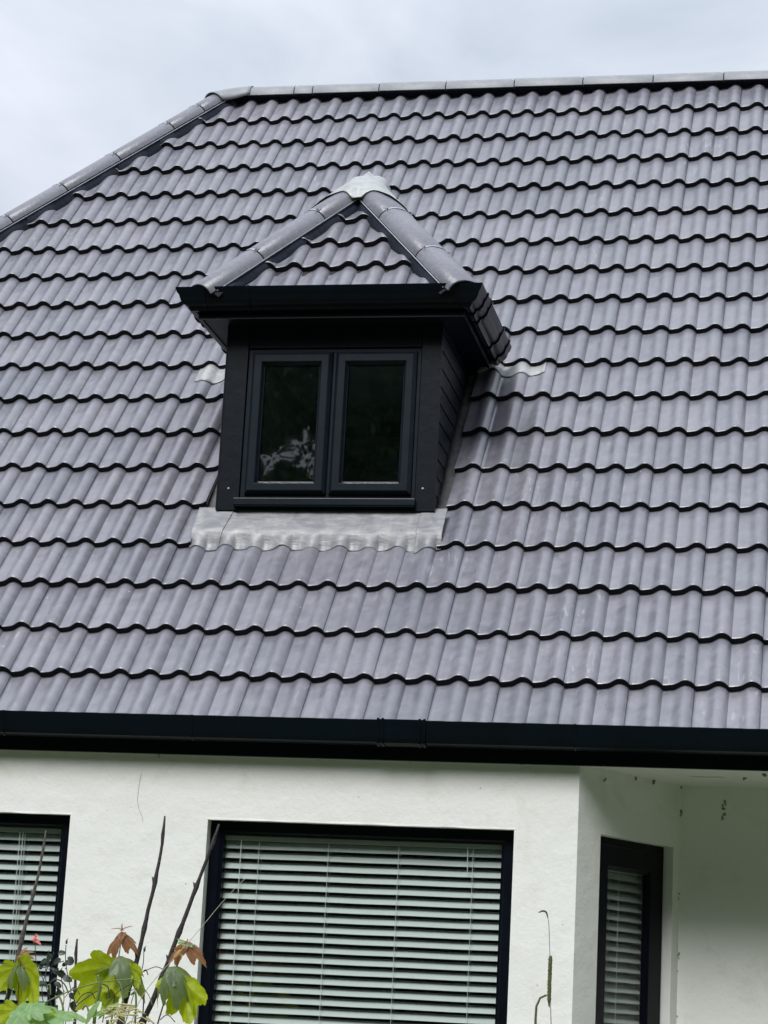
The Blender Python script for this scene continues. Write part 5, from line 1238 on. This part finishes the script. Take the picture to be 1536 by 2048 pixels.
mb = MB(); mb.tube(smooth_path([(0.742, -1.110, -1.620), (0.732, -1.110, -1.602), (0.787, -1.110, -1.604)], 8), [0.0020] * 9, 5) if False else mb.tube(smooth_path([(0.742, -1.110, -1.620), (0.732, -1.110, -1.602), (0.787, -1.110, -1.604)], 8), 0.0036, 5); mb.build('flower_stem', M_CREAM, t, smooth=True)
mb = MB(); mb.tube(smooth_path([(0.777, -1.110, -1.639), (0.757, -1.110, -1.620), (0.802, -1.110, -1.652)], 8), [0.0025] * 9, 5) if False else mb.tube(smooth_path([(0.777, -1.110, -1.639), (0.757, -1.110, -1.620), (0.802, -1.110, -1.652)], 8), 0.0013, 5); mb.build('flower_stem', M_CREAM, t, smooth=True)
mb = MB(); mb.tube(smooth_path([(0.751, -1.110, -1.671), (0.744, -1.110, -1.665), (0.738, -1.110, -1.669)], 8), [0.0021] * 9, 5) if False else mb.tube(smooth_path([(0.751, -1.110, -1.671), (0.744, -1.110, -1.665), (0.738, -1.110, -1.669)], 8), 0.0023, 5); mb.build('flower_stem', M_CREAM, t, smooth=True)
mb = MB(); mb.tube(smooth_path([(0.782, -1.110, -1.638), (0.798, -1.110, -1.618), (0.772, -1.110, -1.622)], 8), [0.0019] * 9, 5) if False else mb.tube(smooth_path([(0.782, -1.110, -1.638), (0.798, -1.110, -1.618), (0.772, -1.110, -1.622)], 8), 0.0025, 5); mb.build('flower_stem', M_CREAM, t, smooth=True)
mb = MB(); mb.tube(smooth_path([(0.815, -1.110, -1.615), (0.843, -1.110, -1.599), (0.783, -1.110, -1.619)], 8), [0.0028] * 9, 5) if False else mb.tube(smooth_path([(0.815, -1.110, -1.615), (0.843, -1.110, -1.599), (0.783, -1.110, -1.619)], 8), 0.0026, 5); mb.build('flower_stem', M_CREAM, t, smooth=True)
mb = MB(); mb.tube(smooth_path([(0.772, -1.110, -1.629), (0.767, -1.110, -1.609), (0.733, -1.110, -1.612)], 8), [0.0015] * 9, 5) if False else mb.tube(smooth_path([(0.772, -1.110, -1.629), (0.767, -1.110, -1.609), (0.733, -1.110, -1.612)], 8), 0.0019, 5); mb.build('flower_stem', M_CREAM, t, smooth=True)
mb = MB(); mb.tube(smooth_path([(0.737, -1.110, -1.644), (0.744, -1.110, -1.636), (0.721, -1.110, -1.649)], 8), [0.0026] * 9, 5) if False else mb.tube(smooth_path([(0.737, -1.110, -1.644), (0.744, -1.110, -1.636), (0.721, -1.110, -1.649)], 8), 0.0035, 5); mb.build('flower_stem', M_CREAM, t, smooth=True)
mb = MB(); mb.tube(smooth_path([(0.807, -1.110, -1.625), (0.796, -1.110, -1.611), (0.811, -1.110, -1.618)], 8), [0.0036] * 9, 5) if False else mb.tube(smooth_path([(0.807, -1.110, -1.625), (0.796, -1.110, -1.611), (0.811, -1.110, -1.618)], 8), 0.0017, 5); mb.build('flower_stem', M_CREAM, t, smooth=True)
mb = MB(); mb.tube(smooth_path([(0.751, -1.110, -1.637), (0.772, -1.110, -1.620), (0.800, -1.110, -1.620)], 8), [0.0031] * 9, 5) if False else mb.tube(smooth_path([(0.751, -1.110, -1.637), (0.772, -1.110, -1.620), (0.800, -1.110, -1.620)], 8), 0.0026, 5); mb.build('flower_stem', M_CREAM, t, smooth=True)
mb = MB(); mb.tube(smooth_path([(0.858, -1.110, -1.644), (0.880, -1.110, -1.637), (0.904, -1.110, -1.650)], 8), [0.0028] * 9, 5) if False else mb.tube(smooth_path([(0.858, -1.110, -1.644), (0.880, -1.110, -1.637), (0.904, -1.110, -1.650)], 8), 0.0025, 5); mb.build('flower_stem', M_CREAM, t, smooth=True)
mb = MB(); mb.tube(smooth_path([(0.773, -1.110, -1.642), (0.770, -1.110, -1.621), (0.743, -1.110, -1.641)], 8), [0.0018] * 9, 5) if False else mb.tube(smooth_path([(0.773, -1.110, -1.642), (0.770, -1.110, -1.621), (0.743, -1.110, -1.641)], 8), 0.0029, 5); mb.build('flower_stem', M_CREAM, t, smooth=True)
mb = MB(); mb.tube(smooth_path([(0.869, -1.110, -1.617), (0.855, -1.110, -1.605), (0.817, -1.110, -1.618)], 8), [0.0036] * 9, 5) if False else mb.tube(smooth_path([(0.869, -1.110, -1.617), (0.855, -1.110, -1.605), (0.817, -1.110, -1.618)], 8), 0.0032, 5); mb.build('flower_stem', M_CREAM, t, smooth=True)
mb = MB(); mb.tube(smooth_path([(0.820, -1.110, -1.643), (0.794, -1.110, -1.632), (0.862, -1.110, -1.631)], 8), [0.0035] * 9, 5) if False else mb.tube(smooth_path([(0.820, -1.110, -1.643), (0.794, -1.110, -1.632), (0.862, -1.110, -1.631)], 8), 0.0035, 5); mb.build('flower_stem', M_CREAM, t, smooth=True)
mb = MB(); mb.tube(smooth_path([(0.786, -1.110, -1.618), (0.809, -1.110, -1.595), (0.836, -1.110, -1.596)], 8), [0.0010] * 9, 5) if False else mb.tube(smooth_path([(0.786, -1.110, -1.618), (0.809, -1.110, -1.595), (0.836, -1.110, -1.596)], 8), 0.0019, 5); mb.build('flower_stem', M_CREAM, t, smooth=True)
mb = MB(); mb.tube(smooth_path([(0.724, -1.110, -1.633), (0.698, -1.110, -1.618), (0.742, -1.110, -1.635)], 8), [0.0025] * 9, 5) if False else mb.tube(smooth_path([(0.724, -1.110, -1.633), (0.698, -1.110, -1.618), (0.742, -1.110, -1.635)], 8), 0.0025, 5); mb.build('flower_stem', M_CREAM, t, smooth=True)
mb = MB(); mb.tube(smooth_path([(0.767, -1.110, -1.626), (0.763, -1.110, -1.619), (0.727, -1.110, -1.635)], 8), [0.0020] * 9, 5) if False else mb.tube(smooth_path([(0.767, -1.110, -1.626), (0.763, -1.110, -1.619), (0.727, -1.110, -1.635)], 8), 0.0020, 5); mb.build('flower_stem', M_CREAM, t, smooth=True)
lobed(0.092, M_LIME, (0.761, -1.100, -1.598), (-0.083, 0.000, -0.045), (0, -.6, .8), t, 'leaf', 0.2, 1, 232, 0.12, 0.7)
lobed(0.084, M_LIME, (0.678, -1.100, -1.642), (0.080, 0.000, 0.032), (0, -.6, .8), t, 'leaf', 0.2, 1, 192, 0.12, 0.7)
lobed(0.089, M_LIME, (0.554, -1.100, -1.640), (0.089, 0.000, -0.020), (0, -.6, .8), t, 'leaf', 0.2, 1, 135, 0.12, 0.7)
lobed(0.083, M_LIME, (0.649, -1.100, -1.656), (0.032, 0.000, 0.079), (0, -.6, .8), t, 'leaf', 0.2, 1, 178, 0.12, 0.7)
t_pts = to_ground([(0.466, -1.350, -1.673), (0.463, -1.350, -1.689)]); t = empty('broad_leaved_plant', tuple(t_pts[-1] + OFF), 'broad bright green leaves at the very bottom left corner', 'plant')
mb = MB(); mb.tube([Vector(p) for p in t_pts], [.003, .004, .006, .008], 7); mb.build('stem', M_STEMG, t, smooth=True)
lobed(0.224, M_LIME, (0.439, -1.350, -1.654), (0.238, 0.000, -0.040), (.1, -.55, .85), t, 'leaf', 0.25, 5, 31, 0.12, 1)
lobed(0.085, M_LIME, (0.487, -1.370, -1.637), (0.083, -0.000, 0.024), (.05, -.75, .7), t, 'leaf', 0.4, 5, 32, 0.12, 1)
lobed(0.109, M_LEAF, (0.397, -1.300, -1.636), (-0.067, 0.000, -0.063), (0, .9, .3), t, 'leaf', 0.15, 5, 33, 0.12, 1)
lobed(0.126, M_LEAF, (0.465, -1.300, -1.668), (-0.035, 0.000, -0.085), (0, .9, .3), t, 'leaf', 0.15, 5, 34, 0.12, 1)
lobed(0.094, M_LIME, (0.560, -1.330, -1.660), (0.105, 0.000, 0.017), (.1, -.6, .8), t, 'leaf', 0.3, 3, 43, 0.12, 1)
lobed(0.080, M_LEAF, (0.568, -1.290, -1.671), (-0.068, 0.000, 0.044), (.1, .8, .4), t, 'leaf', 0.3, 3, 44, 0.12, 1)
lobed(0.144, M_LEAF, (0.477, -1.300, -1.668), (0.079, 0.000, -0.069), (0, .9, .3), t, 'leaf', 0.15, 5, 35, 0.12, 1)
t_pts = to_ground([(2.541, -0.900, -1.484), (2.547, -0.900, -1.579)]); t = empty('plantain_spike', tuple(t_pts[-1] + OFF), 'single mossy green flower spike with a curled dark tip right of the middle window', 'flower spike')
mb = MB(); q_ = smooth_path([(2.479, -0.900, -1.136), (2.494, -0.900, -1.128), (2.510, -0.900, -1.131), (2.519, -0.900, -1.155), (2.525, -0.900, -1.193), (2.529, -0.900, -1.254), (2.533, -0.900, -1.308)], 30); mb.tube(q_, [.0008 + .0032 * math.sin(math.pi * min(1, i / 16)) ** .8 if i < 17 else .0012 for i in range(len(q_))], 7); mb.build('curled_tip', M_DBUD, t, smooth=True)
mb = MB(); q_ = wig(smooth_path([(2.535, -0.900, -1.306), (2.535, -0.900, -1.364), (2.535, -0.900, -1.424), (2.536, -0.900, -1.496)], 24), 40, .0007, 5); mb.tube(q_, [(.0082 + .0008 * math.sin(i * 2.1)) * min(1, .55 + i * .2, .5 + (len(q_) - 1 - i) * .2) for i in range(len(q_))], 10); mb.build('flower_head', M_SPIKE, t, smooth=True)
mb = MB(); mb.tube([Vector(p) for p in [(2.535, -0.900, -1.492), (2.536, -0.900, -1.504), (2.538, -0.900, -1.516)]], [.004, .004, .0006], 6); mb.build('bract', M_DBUD, t, smooth=True)
mb = MB(); mb.tube([Vector(p) for p in t_pts], [.0014, .0018, .003, .005], 6); mb.build('stem', M_BARKD, t, smooth=True)
t_pts = to_ground([(2.524, -0.900, -1.465), (2.510, -0.900, -1.468), (2.494, -0.900, -1.486), (2.485, -0.900, -1.523), (2.483, -0.900, -1.583)]); t = empty('bent_green_stem', tuple(t_pts[-1] + OFF), 'thick green stem bent over to the right at the bottom beside the flower spike', 'stem')
mb = MB(); q_ = wig(smooth_path(t_pts, 40), 60, .0006, 9); mb.tube(q_, [.0042 + .0022 * min(1, i / 12) for i in range(len(q_))], 8); mb.build('stem', M_SPIKE, t, smooth=True)

# ------------------------------------------------------------------ garden trees behind the camera, seen mirrored in the panes
def woodland():
    rs = np.random.RandomState(5)
    V = []; F = []; 
    cen = []
    for i in range(1000):
        an = math.radians(rs.uniform(-172, 8)); rd = rs.uniform(22, 33)
        x, y = rd * math.cos(an), -8 + rd * math.sin(an); top = 23.0 + 2.5 * math.sin(an * 9) + 1.2 * math.sin(an * 23 + 1)
        z = rs.uniform(.6, 1) ** .7 * top if i % 2 else rs.uniform(.5, top); cen.append((x, y, z, rs.uniform(1.3, 2.3)))
    nl = 520
    for (x, y, z, r_) in cen:
        d_ = rs.normal(size=(nl, 3)); d_ /= np.linalg.norm(d_, axis=1)[:, None]
        pos = np.array([x, y, z]) + d_ * r_ * (rs.uniform(.35, 1.0, (nl, 1))) * np.array([1.15, 1, .8])
        a = rs.normal(size=(nl, 3)); a /= np.linalg.norm(a, axis=1)[:, None]; b = np.cross(a, rs.normal(size=(nl, 3))); b /= np.linalg.norm(b, axis=1)[:, None]
        s = rs.uniform(.05, .11, (nl, 1))
        q = np.stack([pos - a * s, pos + b * s * .55, pos + a * s, pos - b * s * .55], 1)
        V.append(q.reshape(-1, 3))
    # solid inner foliage masses behind the outer leaves
    bmc = bmesh.new()
    for i in range(30 * 7):
        an = math.radians(-172 + (i % 30 + .5 * ((i // 30) % 2) + rs.uniform(-.22, .22)) * 6.0); rd = rs.uniform(27, 32)
        x, y = rd * math.cos(an), -8 + rd * math.sin(an); top = 20.0 + 1.8 * math.sin(an * 9) + 1.5 * math.sin(an * 23 + 1)
        z = 1.0 + (i // 30) * 2.9 + rs.uniform(-.6, .6)
        r_ = bmesh.ops.create_icosphere(bmc, subdivisions=3, radius=float(rs.uniform(1.75, 2.15)), matrix=Matrix.Translation((float(x), float(y), float(z))))
        for v in r_['verts']:
            v.co += Vector([noise.noise(v.co * 1.3 + Vector((k * 9, 0, 0))) for k in range(3)]) * .9 + Vector([noise.noise(v.co * 5 + Vector((k * 9, 0, 0))) for k in range(3)]) * .25
    mec = bpy.data.meshes.new('woodland_mass'); bmc.to_mesh(mec); bmc.free(); mec.materials.append(M_WOOD)
    V = np.concatenate(V); n4 = len(V) // 4
    F = np.arange(n4 * 4).reshape(-1, 4)
    me = bpy.data.meshes.new('woodland'); me.vertices.add(len(V)); me.vertices.foreach_set('co', V.astype('f').ravel())
    me.loops.add(n4 * 4); me.loops.foreach_set('vertex_index', F.ravel().astype('i')); me.polygons.add(n4)
    me.polygons.foreach_set('loop_start', (np.arange(n4) * 4).astype('i')); me.polygons.foreach_set('loop_total', np.full(n4, 4, 'i'))
    me.update(); me.validate(); me.materials.append(M_WOOD)
    o = bpy.data.objects.new('woodland', me); scene.collection.objects.link(o)
    oc = bpy.data.objects.new('inner_foliage', mec); scene.collection.objects.link(oc); oc.parent = o; oc['kind'] = 'stuff'
    o['kind'] = 'stuff'; o['label'] = 'dense green garden trees mirrored in the window glass'; o['category'] = 'trees'
woodland()
